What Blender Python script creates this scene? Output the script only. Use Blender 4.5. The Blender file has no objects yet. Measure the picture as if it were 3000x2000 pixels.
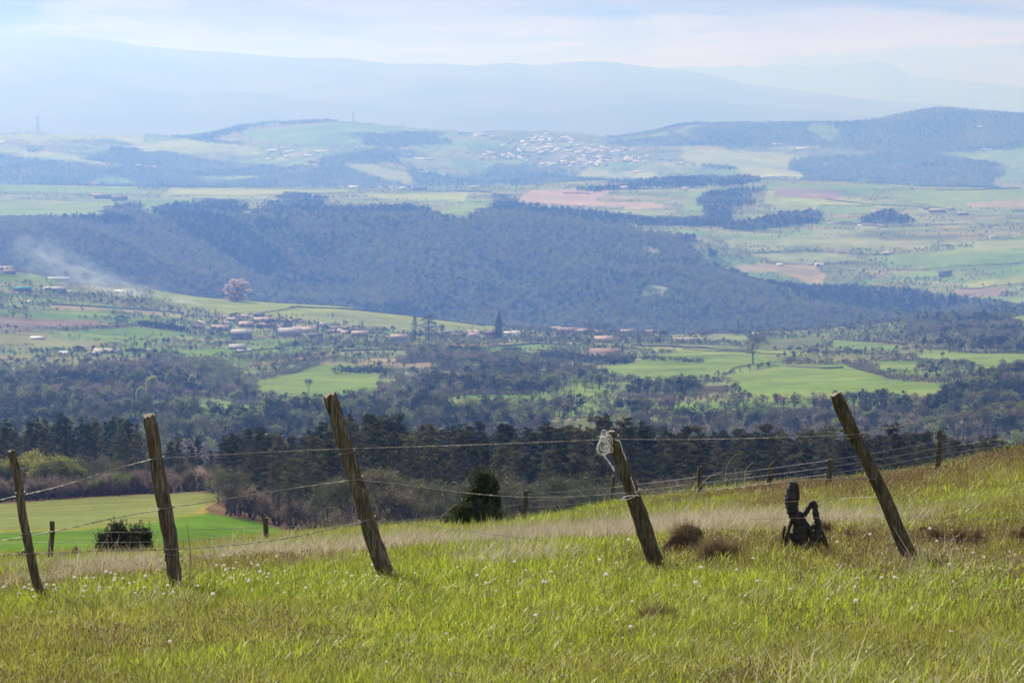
import bpy, math, random
import numpy as np
from mathutils import Vector

rng = np.random.default_rng(11)
random.seed(11)
C = bpy.context.scene.collection
F = 8333.33                      # 100 mm lens on a 36 mm sensor, in photo pixels
PITCH = math.atan(750.0 / F)     # horizon at photo row 250
CP, SP = math.cos(PITCH), math.sin(PITCH)
SUN_AZ, SUN_EL = math.radians(-32), math.radians(40)   # ahead of the camera, to the left

# ---------------------------------------------------------------- projection
def slope(v):
    dy = (1000.0 - np.asarray(v, float)) / F
    return (dy * CP - SP) / (CP + dy * SP)
def across(u, v):
    dy = (1000.0 - np.asarray(v, float)) / F
    return (np.asarray(u, float) - 1500.0) / F / (CP + dy * SP)
def proj(x, y, z):
    fw = y * CP - z * SP
    up = y * SP + z * CP
    return 1500 + F * x / fw, 1000 - F * up / fw
def at(u, v, Y):
    return (float(across(u, v) * Y), float(Y), float(slope(v) * Y))

# ---------------------------------------------------------------- noise
def _lat(ix, iy, seed):
    h = (ix * 374761393 + iy * 668265263 + seed * 974634777) & 0xFFFFFFFF
    h = ((h ^ (h >> 13)) * 1274126177) & 0xFFFFFFFF
    h = h ^ (h >> 16)
    return (h & 0xFFFFFF) / float(0xFFFFFF)
def vnoise(x, y, seed=0):
    x = np.asarray(x, float); y = np.asarray(y, float)
    ix = np.floor(x).astype(np.int64); iy = np.floor(y).astype(np.int64)
    fx = x - ix; fy = y - iy
    fx = fx * fx * (3 - 2 * fx); fy = fy * fy * (3 - 2 * fy)
    a = _lat(ix, iy, seed); b = _lat(ix + 1, iy, seed)
    c = _lat(ix, iy + 1, seed); d = _lat(ix + 1, iy + 1, seed)
    return (a * (1 - fx) + b * fx) * (1 - fy) + (c * (1 - fx) + d * fx) * fy
def fbm(x, y, scale, octv=4, seed=0):
    t = 0.0; amp = 1.0; s = 0.0
    for k in range(octv):
        t = t + amp * vnoise(x / scale * 2 ** k + 17.3 * k, y / scale * 2 ** k - 9.1 * k, seed + k)
        s += amp; amp *= 0.5
    return t / s

def inpoly(u, v, poly):
    u = np.asarray(u, float); v = np.asarray(v, float)
    r = np.zeros(np.broadcast(u, v).shape, bool)
    n = len(poly); j = n - 1
    for i in range(n):
        xi, yi = poly[i]; xj, yj = poly[j]
        if yi != yj:
            c = ((yi > v) != (yj > v)) & (u < (xj - xi) * (v - yi) / (yj - yi) + xi)
            r ^= c
        j = i
    return r
def inany(u, v, polys):
    r = np.zeros(np.broadcast(u, v).shape, bool)
    for p in polys: r |= inpoly(u, v, p)
    return r

# ---------------------------------------------------------------- mesh helpers
class MB:
    def __init__(s): s.v = []; s.q = []; s.t = []; s.n = 0; s.r = []
    def add(s, V, q=None, t=None, r=0.5):
        V = np.asarray(V, float).reshape(-1, 3)
        s.v.append(V); s.r.append(np.full(len(V), r) if np.isscalar(r) else np.asarray(r, float))
        if q is not None and len(q): s.q.append(np.asarray(q, np.int64) + s.n)
        if t is not None and len(t): s.t.append(np.asarray(t, np.int64) + s.n)
        s.n += len(V)
    def mesh(s, name, mat=None, smooth=False, cols=None):
        V = np.concatenate(s.v); me = bpy.data.meshes.new(name)
        Q = np.concatenate(s.q) if s.q else np.zeros((0, 4), np.int64)
        T = np.concatenate(s.t) if s.t else np.zeros((0, 3), np.int64)
        me.vertices.add(len(V)); me.vertices.foreach_set('co', V.ravel())
        nl = len(Q) * 4 + len(T) * 3
        me.loops.add(nl); me.loops.foreach_set('vertex_index', np.concatenate([Q.ravel(), T.ravel()]).astype(np.int32))
        me.polygons.add(len(Q) + len(T))
        st = np.concatenate([np.arange(len(Q)) * 4, len(Q) * 4 + np.arange(len(T)) * 3]).astype(np.int32)
        me.polygons.foreach_set('loop_start', st)
        if smooth: me.polygons.foreach_set('use_smooth', np.ones(len(Q) + len(T), bool))
        me.update(calc_edges=True)
        a = me.attributes.new('rnd', 'FLOAT', 'POINT'); a.data.foreach_set('value', np.concatenate(s.r).astype(np.float32))
        if mat: me.materials.append(mat)
        return me
    def build(s, name, mat=None, parent=None, smooth=False, loc=None, coll=None):
        o = bpy.data.objects.new(name, s.mesh(name, mat, smooth))
        if loc is not None: o.location = loc
        if coll is not False: (coll or C).objects.link(o)
        if parent: o.parent = parent
        return o
def tag(o, label=None, cat=None, group=None, kind=None):
    if label: o['label'] = label
    if cat: o['category'] = cat
    if group: o['group'] = group
    if kind: o['kind'] = kind
    return o
def empty(name, loc, rz=0.0):
    o = bpy.data.objects.new(name, None); C.objects.link(o)
    o.location = loc; o.rotation_euler = (0, 0, rz); o.empty_display_size = 0.3
    return o

def tube(mb, P, R, sides=6, r=0.5, cap=True, jit=0.0):
    P = np.asarray(P, float); R = np.broadcast_to(np.asarray(R, float), (len(P),)).copy()
    T = np.gradient(P, axis=0); T /= np.linalg.norm(T, axis=1)[:, None] + 1e-9
    ref = np.array([0.0, 1.0, 0.0]) if abs(T[0][1]) < 0.9 else np.array([1.0, 0, 0])
    A = np.cross(T, ref); A /= np.linalg.norm(A, axis=1)[:, None] + 1e-9
    B = np.cross(T, A)
    th = np.linspace(0, 2 * math.pi, sides, endpoint=False)
    rr = R[:, None] * (1 + jit * rng.uniform(-1, 1, (len(P), sides)))
    V = P[:, None, :] + rr[..., None] * (A[:, None, :] * np.cos(th)[None, :, None] + B[:, None, :] * np.sin(th)[None, :, None])
    n = len(P); q = []
    for i in range(n - 1):
        for k in range(sides):
            k2 = (k + 1) % sides
            q.append((i * sides + k, i * sides + k2, (i + 1) * sides + k2, (i + 1) * sides + k))
    V = V.reshape(-1, 3); t = []
    if cap:
        V = np.vstack([V, P[0], P[-1]]); c0 = n * sides
        for k in range(sides):
            k2 = (k + 1) % sides
            t.append((c0, k2, k)); t.append((c0 + 1, (n - 1) * sides + k, (n - 1) * sides + k2))
    mb.add(V, q, t, r)

def leaves(mb, cen, size, flat=0.0, r=None, tri=False, aspect=1.0):
    """one small leaf face per centre, randomly turned"""
    cen = np.asarray(cen, float); N = len(cen)
    size = np.broadcast_to(size, (N,))
    a = rng.normal(size=(N, 3)); a[:, 2] *= (1 - flat); a /= np.linalg.norm(a, axis=1)[:, None]
    b = rng.normal(size=(N, 3)); b[:, 2] *= (1 - flat)
    b -= (a * b).sum(1)[:, None] * a; b /= np.linalg.norm(b, axis=1)[:, None] + 1e-9
    a = a * size[:, None] * 0.5; b = b * size[:, None] * 0.5 * aspect
    rr = rng.uniform(0, 1, N) if r is None else np.broadcast_to(r, (N,))
    if tri:
        V = np.stack([cen - a - b * .8, cen + a - b * .8, cen + b], 1).reshape(-1, 3)
        mb.add(V, None, np.arange(N * 3).reshape(N, 3), np.repeat(rr, 3))
    else:
        V = np.stack([cen - a, cen - b * .9 + a * .1, cen + a, cen + b], 1).reshape(-1, 3)
        mb.add(V, np.arange(N * 4).reshape(N, 4), None, np.repeat(rr, 4))

# ---------------------------------------------------------------- materials
def newmat(name):
    m = bpy.data.materials.new(name); m.use_nodes = True
    nt = m.node_tree; nt.nodes.clear()
    return m, nt, nt.nodes, nt.links
def N(nd, t, **kw):
    n = nd.new(t)
    for k, v in kw.items():
        setattr(n, k, v)
    return n
def ramp(nd, stops, interp='LINEAR'):
    r = nd.new('ShaderNodeValToRGB'); r.color_ramp.interpolation = interp
    el = r.color_ramp.elements
    while len(el) < len(stops): el.new(0.5)
    for e, (p, c) in zip(el, stops):
        e.position = p; e.color = (c[0], c[1], c[2], 1)
    return r
def foliage(name, cols, trans=0.35, rough=0.6, hue_obj=True, spec=0.2):
    """leaf material: colour varies from leaf to leaf (rnd) and plant to plant (object random)"""
    m, nt, nd, lk = newmat(name)
    at_ = N(nd, 'ShaderNodeAttribute', attribute_name='rnd')
    oi = N(nd, 'ShaderNodeObjectInfo')
    mx = N(nd, 'ShaderNodeMath', operation='MULTIPLY'); mx.inputs[1].default_value = 0.35
    my = N(nd, 'ShaderNodeMath', operation='MULTIPLY'); my.inputs[1].default_value = 0.65
    ad = N(nd, 'ShaderNodeMath', operation='ADD')
    lk.new(at_.outputs['Fac'], mx.inputs[0]); lk.new(oi.outputs['Random'], my.inputs[0])
    lk.new(mx.outputs[0], ad.inputs[0]); lk.new(my.outputs[0], ad.inputs[1])
    if not hue_obj: mx.inputs[1].default_value = 1.0; my.inputs[1].default_value = 0.0
    n = len(cols); rp = ramp(nd, [(i / max(1, n - 1), c) for i, c in enumerate(cols)])
    lk.new(ad.outputs[0], rp.inputs[0])
    p = N(nd, 'ShaderNodeBsdfPrincipled'); p.inputs['Roughness'].default_value = rough
    p.inputs['Specular IOR Level'].default_value = spec
    lk.new(rp.outputs[0], p.inputs['Base Color'])
    t = N(nd, 'ShaderNodeBsdfTranslucent'); lk.new(rp.outputs[0], t.inputs['Color'])
    mix = N(nd, 'ShaderNodeMixShader'); mix.inputs[0].default_value = trans
    lk.new(p.outputs[0], mix.inputs[1]); lk.new(t.outputs[0], mix.inputs[2])
    o = N(nd, 'ShaderNodeOutputMaterial'); lk.new(mix.outputs[0], o.inputs[0])
    return m
def noisy(name, c1, c2, scale=4.0, rough=0.9, stretch=(1, 1, 1), bump=0.0, detail=6, c3=None, spec=0.2, metallic=0.0):
    m, nt, nd, lk = newmat(name)
    tc = N(nd, 'ShaderNodeTexCoord'); mp = N(nd, 'ShaderNodeMapping'); mp.inputs['Scale'].default_value = stretch
    lk.new(tc.outputs['Object'], mp.inputs[0])
    nz = N(nd, 'ShaderNodeTexNoise'); nz.inputs['Scale'].default_value = scale; nz.inputs['Detail'].default_value = detail
    nz.inputs['Roughness'].default_value = 0.65
    lk.new(mp.outputs[0], nz.inputs['Vector'])
    st = [(0.34, c1), (0.62, c2)] if c3 is None else [(0.34, c1), (0.5, c2), (0.66, c3)]
    rp = ramp(nd, st); lk.new(nz.outputs[0], rp.inputs[0])
    p = N(nd, 'ShaderNodeBsdfPrincipled'); p.inputs['Roughness'].default_value = rough
    p.inputs['Specular IOR Level'].default_value = spec; p.inputs['Metallic'].default_value = metallic
    lk.new(rp.outputs[0], p.inputs['Base Color'])
    if bump:
        b = N(nd, 'ShaderNodeBump'); b.inputs['Strength'].default_value = 1.0; b.inputs['Distance'].default_value = bump
        lk.new(nz.outputs[0], b.inputs['Height']); lk.new(b.outputs[0], p.inputs['Normal'])
    o = N(nd, 'ShaderNodeOutputMaterial'); lk.new(p.outputs[0], o.inputs[0])
    return m
def landmat(name, s1, s2, amt=0.5, bump=0.0):
    """land colour per field (attribute cover) broken up by two sizes of world-space noise"""
    m, nt, nd, lk = newmat(name)
    ca = N(nd, 'ShaderNodeAttribute', attribute_name='cover')
    geo = N(nd, 'ShaderNodeNewGeometry')
    def nz(sc):
        n = N(nd, 'ShaderNodeTexNoise'); n.inputs['Scale'].default_value = sc; n.inputs['Detail'].default_value = 5
        n.inputs['Roughness'].default_value = 0.7; lk.new(geo.outputs['Position'], n.inputs['Vector']); return n
    a, b = nz(s1), nz(s2)
    ad = N(nd, 'ShaderNodeMath', operation='ADD'); lk.new(a.outputs[0], ad.inputs[0]); lk.new(b.outputs[0], ad.inputs[1])
    mr = N(nd, 'ShaderNodeMapRange'); mr.inputs['From Min'].default_value = 0.65; mr.inputs['From Max'].default_value = 1.35
    mr.inputs['To Min'].default_value = 1 - amt; mr.inputs['To Max'].default_value = 1 + amt
    lk.new(ad.outputs[0], mr.inputs['Value'])
    sc = N(nd, 'ShaderNodeVectorMath', operation='SCALE'); lk.new(ca.outputs['Color'], sc.inputs[0]); lk.new(mr.outputs[0], sc.inputs['Scale'])
    # a little straw colour where the coarse noise is high
    mi = N(nd, 'ShaderNodeMix', data_type='RGBA'); mi.inputs[7].default_value = (0.30, 0.25, 0.12, 1)
    r2 = N(nd, 'ShaderNodeMapRange'); r2.inputs['From Min'].default_value = 0.5; r2.inputs['From Max'].default_value = 0.8
    r2.inputs['To Max'].default_value = 0.35; lk.new(b.outputs[0], r2.inputs['Value'])
    lk.new(r2.outputs[0], mi.inputs[0]); lk.new(sc.outputs[0], mi.inputs[6])
    p = N(nd, 'ShaderNodeBsdfPrincipled'); p.inputs['Roughness'].default_value = 1.0; p.inputs['Specular IOR Level'].default_value = 0.0
    lk.new(mi.outputs[2], p.inputs['Base Color'])
    if bump:
        bp = N(nd, 'ShaderNodeBump'); bp.inputs['Distance'].default_value = bump
        lk.new(b.outputs[0], bp.inputs['Height']); lk.new(bp.outputs[0], p.inputs['Normal'])
    o = N(nd, 'ShaderNodeOutputMaterial'); lk.new(p.outputs[0], o.inputs[0])
    return m

# ---------------------------------------------------------------- relief of the land
UC = [-900, 0, 300, 600, 900, 1200, 1500, 1800, 2100, 2400, 2700, 3000, 3900]
CREST = dict(u=[-900, 0, 400, 780, 1000, 1300, 1540, 1800, 2050, 2250, 2500, 2750, 2900, 3000, 3900],
             v=[1676, 1668, 1656, 1614, 1594, 1574, 1562, 1522, 1484, 1460, 1446, 1412, 1376, 1356, 1264])
POSTV = dict(u=[-900, 0, 530, 1160, 1930, 2680, 3000, 3900], v=[1815, 1785, 1742, 1718, 1676, 1650, 1638, 1600])
VCR = dict(u=[-900, 0, 100, 200, 450, 600, 800, 1000, 1200, 1400, 1500, 1700, 2000, 2150, 2400, 2550, 2700, 2850, 3000, 3900],
           v=[780, 792, 802, 828, 850, 872, 888, 898, 926, 952, 964, 976, 980, 978, 966, 948, 935, 932, 925, 890])
PLT = dict(u=[-900, 0, 500, 1000, 1300, 1500, 1700, 2200, 2500, 2700, 3000, 3900],
           v=[535, 540, 548, 552, 556, 546, 530, 524, 532, 546, 552, 545])
HCR = dict(u=[-900, 0, 150, 400, 550, 640, 700, 800, 950, 1050, 1200, 1370, 1500, 1650, 1760, 1800, 1900, 2000, 2200, 2500, 2600, 2700, 2760, 2900, 3000, 3900],
           v=[395, 403, 393, 396, 403, 388, 371, 360, 356, 362, 376, 391, 386, 389, 402, 405, 390, 368, 362, 361, 345, 325, 317, 330, 338, 350])
M1 = dict(u=[-900, -300, 0, 100, 300, 420, 560, 700, 800, 900, 1000, 1150, 1300, 1400, 1500, 1570, 1650, 1700, 1790, 1850, 1950, 2000, 2100, 2200, 2400, 2500, 2700, 3000, 3900],
          v=[150, 112, 104, 105, 112, 133, 150, 156, 167, 174, 171, 187, 185, 192, 187, 193, 185, 181, 181, 191, 203, 208, 226, 252, 273, 288, 306, 330, 380])
M2 = dict(u=[-900, 1500, 1700, 1900, 2000, 2100, 2160, 2200, 2250, 2330, 2450, 2520, 2560, 2600, 2670, 2800, 3000, 3300, 3900],
          v=[300, 250, 222, 200, 196, 196, 190, 199, 190, 192, 192, 184, 177, 186, 225, 236, 254, 270, 300])
def pr(d, u, off=0.0): return np.interp(u, d['u'], d['v']) + off
def row(*vals): return dict(u=[-900, 0, 600, 900, 1500, 2200, 2600, 3000, 3900], v=list(vals))
# row: photo height of the ground at that distance, at nine places across
KN = [
    (180, row(1715, 1700, 1700, 1740, 1750, 1740, 1730, 1720, 1700)),
    (250, row(1620, 1605, 1605, 1640, 1680, 1670, 1660, 1650, 1640)),
    (330, row(1545, 1530, 1520, 1568, 1612, 1612, 1610, 1600, 1590)),
    (420, row(1492, 1476, 1444, 1530, 1560, 1570, 1570, 1560, 1550)),
    (500, row(1495, 1470, 1452, 1500, 1530, 1545, 1545, 1545, 1540)),
    (600, row(1490, 1462, 1450, 1480, 1510, 1530, 1535, 1540, 1540)),
    (750, row(1450, 1440, 1440, 1450, 1470, 1480, 1490, 1490, 1490)),
    (1000, row(1370, 1370, 1370, 1370, 1380, 1390, 1385, 1370, 1360)),
    (1250, row(1285, 1285, 1285, 1280, 1280, 1290, 1275, 1250, 1240)),
    (1550, row(1200, 1200, 1200, 1195, 1200, 1190, 1180, 1160, 1150)),
    (1900, row(1120, 1120, 1125, 1135, 1140, 1120, 1110, 1090, 1080)),
    (2300, row(1040, 1045, 1060, 1075, 1080, 1060, 1050, 1040, 1030)),
    (2700, row(960, 970, 1000, 1015, 1020, 1020, 1008, 996, 990)),
    (3100, row(865, 885, 935, 955, 988, 996, 980, 958, 940)),
    (3500, VCR),
    (3850, dict(u=VCR['u'], v=[a + 75 for a in VCR['v']])),
    (4250, row(1020, 1020, 1020, 1060, 1080, 1070, 1040, 1000, 980)),
    (4600, row(910, 915, 925, 960, 990, 990, 960, 930, 920)),
    (4900, row(790, 800, 830, 860, 880, 900, 885, 860, 850)),
    (5200, row(690, 705, 720, 745, 765, 815, 810, 790, 780)),
    (5550, row(640, 648, 638, 642, 640, 720, 730, 720, 715)),
    (6300, row(600, 605, 598, 600, 600, 630, 638, 640, 640)),
    (7600, PLT),
    (8400, dict(u=PLT['u'], v=[a + 22 for a in PLT['v']])),
    (9300, dict(u=PLT['u'], v=[a + 14 for a in PLT['v']])),
    (10200, row(490, 498, 500, 498, 505, 495, 490, 490, 490)),
    (11200, row(430, 440, 425, 425, 440, 435, 415, 415, 420)),
    (12200, HCR),
    (13600, dict(u=HCR['u'], v=[a + 50 for a in HCR['v']])),
    (17000, row(470, 470, 470, 470, 470, 470, 470, 470, 470)),
]
def pchip(xk, zk, x):
    """monotone cubic through knots xk (n), zk (n, m) at x (k) -> (k, m)"""
    xk = np.asarray(xk, float); h = np.diff(xk)[:, None]; d = np.diff(zk, axis=0) / h
    t = np.zeros_like(zk); t[0] = d[0]; t[-1] = d[-1]
    w1 = 2 * h[1:] + h[:-1]; w2 = h[1:] + 2 * h[:-1]
    same = d[:-1] * d[1:] > 0
    with np.errstate(divide='ignore', invalid='ignore'):
        hm = (w1 + w2) / (w1 / d[:-1] + w2 / d[1:])
    t[1:-1] = np.where(same, hm, 0)
    i = np.clip(np.searchsorted(xk, x, side='right') - 1, 0, len(xk) - 2)
    s = ((x - xk[i]) / (xk[i + 1] - xk[i]))[:, None]; hh = h[i]
    h00 = 2 * s**3 - 3 * s**2 + 1; h10 = s**3 - 2 * s**2 + s; h01 = -2 * s**3 + 3 * s**2; h11 = s**3 - s**2
    return h00 * zk[i] + h10 * hh * t[i] + h01 * zk[i + 1] + h11 * hh * t[i + 1]

def meadow_knots(a):
    u = 1500 + F * a
    z21 = slope(pr(POSTV, u)) * 21; z65 = slope(pr(CREST, u)) * 65
    v40 = pr(CREST, u) + (pr(POSTV, u) - pr(CREST, u)) * 0.27
    z40 = slope(v40) * 40
    z0 = -1.62 + 0 * u; z14 = z21 * 0.62 + z0 * 0.38 - 0.10
    zb = z0 + 2.2
    z85 = z65 - 6; z110 = z85 - 9
    return [-25, 0, 14, 21, 40, 65, 85, 110], np.stack([zb, z0, z14, z21, z40, z65, z85, z110])
MA = np.linspace(-2.6, 2.6, 1501)
_ky, _kz = meadow_knots(MA)
MY = np.arange(-25, 110.01, 0.25)
MZ = pchip(_ky, _kz, MY)
def meadow_z(x, y):
    x = np.asarray(x, float); y = np.asarray(y, float)
    a = np.clip(x / np.maximum(y, 21), -2.59, 2.59)
    ia = (a + 2.6) / (MA[1] - MA[0]); iy = np.clip((y + 25) / 0.25, 0, len(MY) - 1.001)
    i0 = ia.astype(int); j0 = iy.astype(int); fa = ia - i0; fy = iy - j0
    z = (MZ[j0, i0] * (1 - fa) + MZ[j0, i0 + 1] * fa) * (1 - fy) + (MZ[j0 + 1, i0] * (1 - fa) + MZ[j0 + 1, i0 + 1] * fa) * fy
    return z + (fbm(x, y, 2.2, 3, 5) - 0.5) * 0.16 + (fbm(x, y, 0.5, 2, 9) - 0.5) * 0.05

GU = np.arange(-900, 3901, 5.0); GA = (GU - 1500) / F
seg_rows = {180: 20, 250: 36, 330: 44, 420: 46, 500: 8, 600: 6, 750: 6, 1000: 6, 1250: 10, 1550: 18, 1900: 18, 2300: 16, 2700: 16,
            3100: 18, 3500: 16, 3850: 4, 4250: 4, 4600: 10, 4900: 22, 5200: 22, 5550: 20, 6300: 16, 7600: 24, 8400: 4, 9300: 6,
            10200: 14, 11200: 16, 12200: 22, 13600: 4, 17000: 3}
ky = [110] + [k for k, _ in KN]
GY = [95.0, 110.0]
for i in range(1, len(ky)):
    n = seg_rows[ky[i]]
    GY += list(np.linspace(ky[i - 1], ky[i], n + 1)[1:])
GY = np.array(GY)
_my, _mz = meadow_knots(GA)
zk = [pchip(_my, _mz, np.array([95.0]))[0] - 0.4, _mz[-1] - 0.2]
for Yk, d in KN:
    u = 1500 + F * GA
    v = pr(d, u)
    for _ in range(2):
        v = pr(d, 1500 + F * GA * (CP + (1000 - v) / F * SP))
    zk.append(slope(v) * Yk)
GZ = pchip([95.0, 110.0] + [k for k, _ in KN], np.stack(zk), GY)
GX = GA[None, :] * GY[:, None]; GYY = np.broadcast_to(GY[:, None], GX.shape)
def bump_amp(Y):
    return np.interp(Y, [95, 200, 430, 700, 1200, 2300, 3000, 3500, 3900, 4300, 4700, 5300, 5600, 6500, 7600, 9000, 10500, 11800, 12200, 13000],
                     [0.0, 0.8, 1.0, 6, 14, 8, 6, 2, 10, 55, 60, 22, 6, 8, 5, 30, 55, 18, 6, 30])
_w = np.clip((GYY - 3600) / 1500, 0, 1)
GZ = GZ + ((fbm(GX, GYY, 150, 4, 3) - 0.5) * (1 - _w) + (fbm(GX, GYY, 520, 5, 4) - 0.5) * _w) * bump_amp(GYY)
def ridge(x, y):
    return np.abs(fbm(x + 0.35 * y, y * 0.22, 430, 3, 31) - 0.5) * 2
RIDGE = ridge(GX, GYY)
GZ = GZ + (0.30 - RIDGE) * np.interp(GYY, [4150, 4500, 5000, 5400, 5600], [0, 150, 130, 25, 0])
GZ = GZ + (0.35 - np.abs(fbm(GX, GYY * 0.4, 900, 3, 37) - 0.5) * 2) * np.interp(GYY, [9300, 10300, 11500, 12100, 12200], [0, 170, 120, 16, 0])
GU2, GV2 = proj(GX, GYY, GZ)
HOR = np.maximum.accumulate(GZ / GYY, axis=0)            # highest slope so far along each column

def _idx(x, y):
    a = np.clip(np.asarray(x, float) / np.asarray(y, float), GA[0], GA[-1] - 1e-9)
    ia = (a - GA[0]) / (GA[1] - GA[0]); i0 = np.clip(ia.astype(int), 0, len(GA) - 2); fa = ia - i0
    j0 = np.clip(np.searchsorted(GY, y, side='right') - 1, 0, len(GY) - 2)
    fy = (y - GY[j0]) / (GY[j0 + 1] - GY[j0])
    return i0, fa, j0, fy
def gz(x, y):
    i0, fa, j0, fy = _idx(x, y)
    return (GZ[j0, i0] * (1 - fa) + GZ[j0, i0 + 1] * fa) * (1 - fy) + (GZ[j0 + 1, i0] * (1 - fa) + GZ[j0 + 1, i0 + 1] * fa) * fy
def hor(x, y):
    i0, fa, j0, fy = _idx(x, y)
    return HOR[np.maximum(j0 - 1, 0), i0]
def place(u, v, y0=100.0, y1=13000.0):
    """ground point seen at photo pixel (u, v), first hit between the distances y0 and y1"""
    a = float(across(u, v)); s = float(slope(v))
    ia = (a - GA[0]) / (GA[1] - GA[0]); i0 = int(min(max(ia, 0), len(GA) - 2)); fa = min(max(ia - i0, 0), 1)
    col = GZ[:, i0] * (1 - fa) + GZ[:, i0 + 1] * fa
    d = col - s * GY
    j0 = np.searchsorted(GY, y0); j1 = min(np.searchsorted(GY, y1), len(GY) - 1)
    for j in range(j0, j1):
        if d[j] < 0 <= d[j + 1]:
            t = -d[j] / (d[j + 1] - d[j]); Y = GY[j] + t * (GY[j + 1] - GY[j])
            return (a * Y, Y, s * Y)
    j = j0 + int(np.argmax((col / GY)[j0:j1 + 1])); Y = GY[j]
    return (a * Y, Y, col[j])
def mplace(u, v):
    """ground point of the near meadow at photo pixel (u, v)"""
    a = float(across(u, v)); s = float(slope(v)); Y = np.arange(8, 82, 0.05)
    d = meadow_z(a * Y, Y) - s * Y
    k = np.argmax(d >= 0) if (d >= 0).any() else int(np.argmax(meadow_z(a * Y, Y) / Y))
    return (a * Y[k], Y[k], float(meadow_z(a * Y[k], Y[k])))
HAZE_COL = (.137, .335, 1.0, 1); HAZE_D = 1.42e-4; HAZE_G = 0.45
SKY_S = 0.05; CLOUD_COL = (.93, .93, 1.0, 1); CLOUD_S = 0.26; SUN_S = 5.0; EXPO = 0.42
# ---------------------------------------------------------------- land cover (photo outlines laid on the relief)
GREEN = (0.115, 0.180, 0.040); BRIGHT = (0.135, 0.190, 0.036); YGREEN = (0.19, 0.225, 0.055); PALE = (0.165, 0.19, 0.075)
TAN = (0.23, 0.19, 0.11); MAUVE = (0.16, 0.125, 0.10); WOODG = (0.05, 0.045, 0.025); OLIVE = (0.105, 0.125, 0.045); ORCH = (0.23, 0.20, 0.06)
SALMON = (0.25, 0.185, 0.14)
VALLEY = [  # polygon, colour
    ([(440, 848), (700, 878), (1000, 888), (1200, 918), (1475, 952), (1440, 985), (1200, 968), (1000, 945), (890, 938), (700, 925), (560, 905), (450, 872)], YGREEN),
    ([(880, 918), (1000, 912), (1200, 938), (1440, 962), (1420, 980), (1200, 972), (1000, 950), (885, 940)], PALE),
    ([(755, 1135), (760, 1112), (930, 1070), (1000, 1062), (1130, 1095), (1080, 1150), (960, 1178), (770, 1165)], BRIGHT),
    ([(2120, 1110), (2290, 1068), (2480, 1070), (2600, 1112), (2780, 1132), (2770, 1162), (2720, 1175), (2560, 1160), (2200, 1178), (2165, 1140)], BRIGHT),
    ([(1735, 1078), (1850, 1062), (2000, 1028), (2200, 1038), (2310, 1062), (2130, 1098), (2000, 1108), (1910, 1155), (1860, 1115)], BRIGHT),
    ([(1565, 1050), (1630, 1052), (1740, 1078), (1720, 1092), (1640, 1078)], BRIGHT),
    ([(1640, 1145), (1700, 1112), (1775, 1138), (1770, 1165), (1720, 1168)], BRIGHT),
    ([(1650, 1185), (1730, 1180), (1745, 1208), (1680, 1212)], GREEN),
    ([(2420, 995), (2640, 1016), (2610, 1028), (2450, 1022)], GREEN),
    ([(2540, 1065), (2680, 1060), (2690, 1088), (2600, 1092)], BRIGHT),
    ([(2700, 1025), (3100, 1040), (3100, 1068), (2890, 1092), (2840, 1062), (2700, 1052)], BRIGHT),
    ([(2950, 925), (3100, 920), (3100, 950), (2960, 948)], BRIGHT),
    ([(140, 978), (400, 960), (570, 975), (500, 992), (430, 1022), (300, 1002)], GREEN),
    ([(80, 913), (320, 913), (335, 930), (95, 934)], GREEN),
    ([(-300, 930), (300, 936), (320, 950), (100, 964), (-300, 964)], MAUVE),
    ([(175, 1003), (285, 1000), (285, 1027), (175, 1022)], MAUVE),
    ([(150, 893), (540, 920), (560, 932), (300, 912), (150, 905)], TAN),
    ([(1500, 1008), (1700, 1004), (1560, 1026), (1430, 1030)], GREEN),
    ([(540, 1032), (830, 1013), (870, 1020), (600, 1047), (520, 1045)], GREEN),
    ([(700, 990), (900, 998), (860, 1012), (690, 1012)], GREEN),
    ([(560, 1018), (800, 990), (690, 985), (640, 1000)], OLIVE),
    ([(1050, 1052), (1275, 1045), (1260, 1088), (1140, 1068)], TAN),
    ([(715, 1062), (1000, 1016), (1010, 1036), (760, 1070)], ORCH),
    ([(1080, 1012), (1250, 998), (1480, 996), (1500, 1008), (1250, 1022), (1080, 1026)], ORCH),
    ([(1180, 1035), (1280, 1028), (1290, 1040), (1180, 1046)], BRIGHT),
    ([(-300, 812), (170, 806), (180, 826), (-300, 832)], GREEN),
    ([(-300, 970), (150, 985), (300, 1005), (180, 1030), (-300, 1030)], PALE),
    ([(560, 1190), (700, 1165), (790, 1185), (700, 1230), (600, 1215)], GREEN),
    ([(1960, 975), (2180, 985), (2200, 1000), (1960, 1002)], PALE),
    ([(2150, 1000), (2400, 992), (2420, 1018), (2200, 1030)], OLIVE),
    ([(1850, 1008), (2000, 1010), (2380, 1035), (2290, 1045), (2000, 1030), (1860, 1025)], YGREEN),
]
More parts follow.
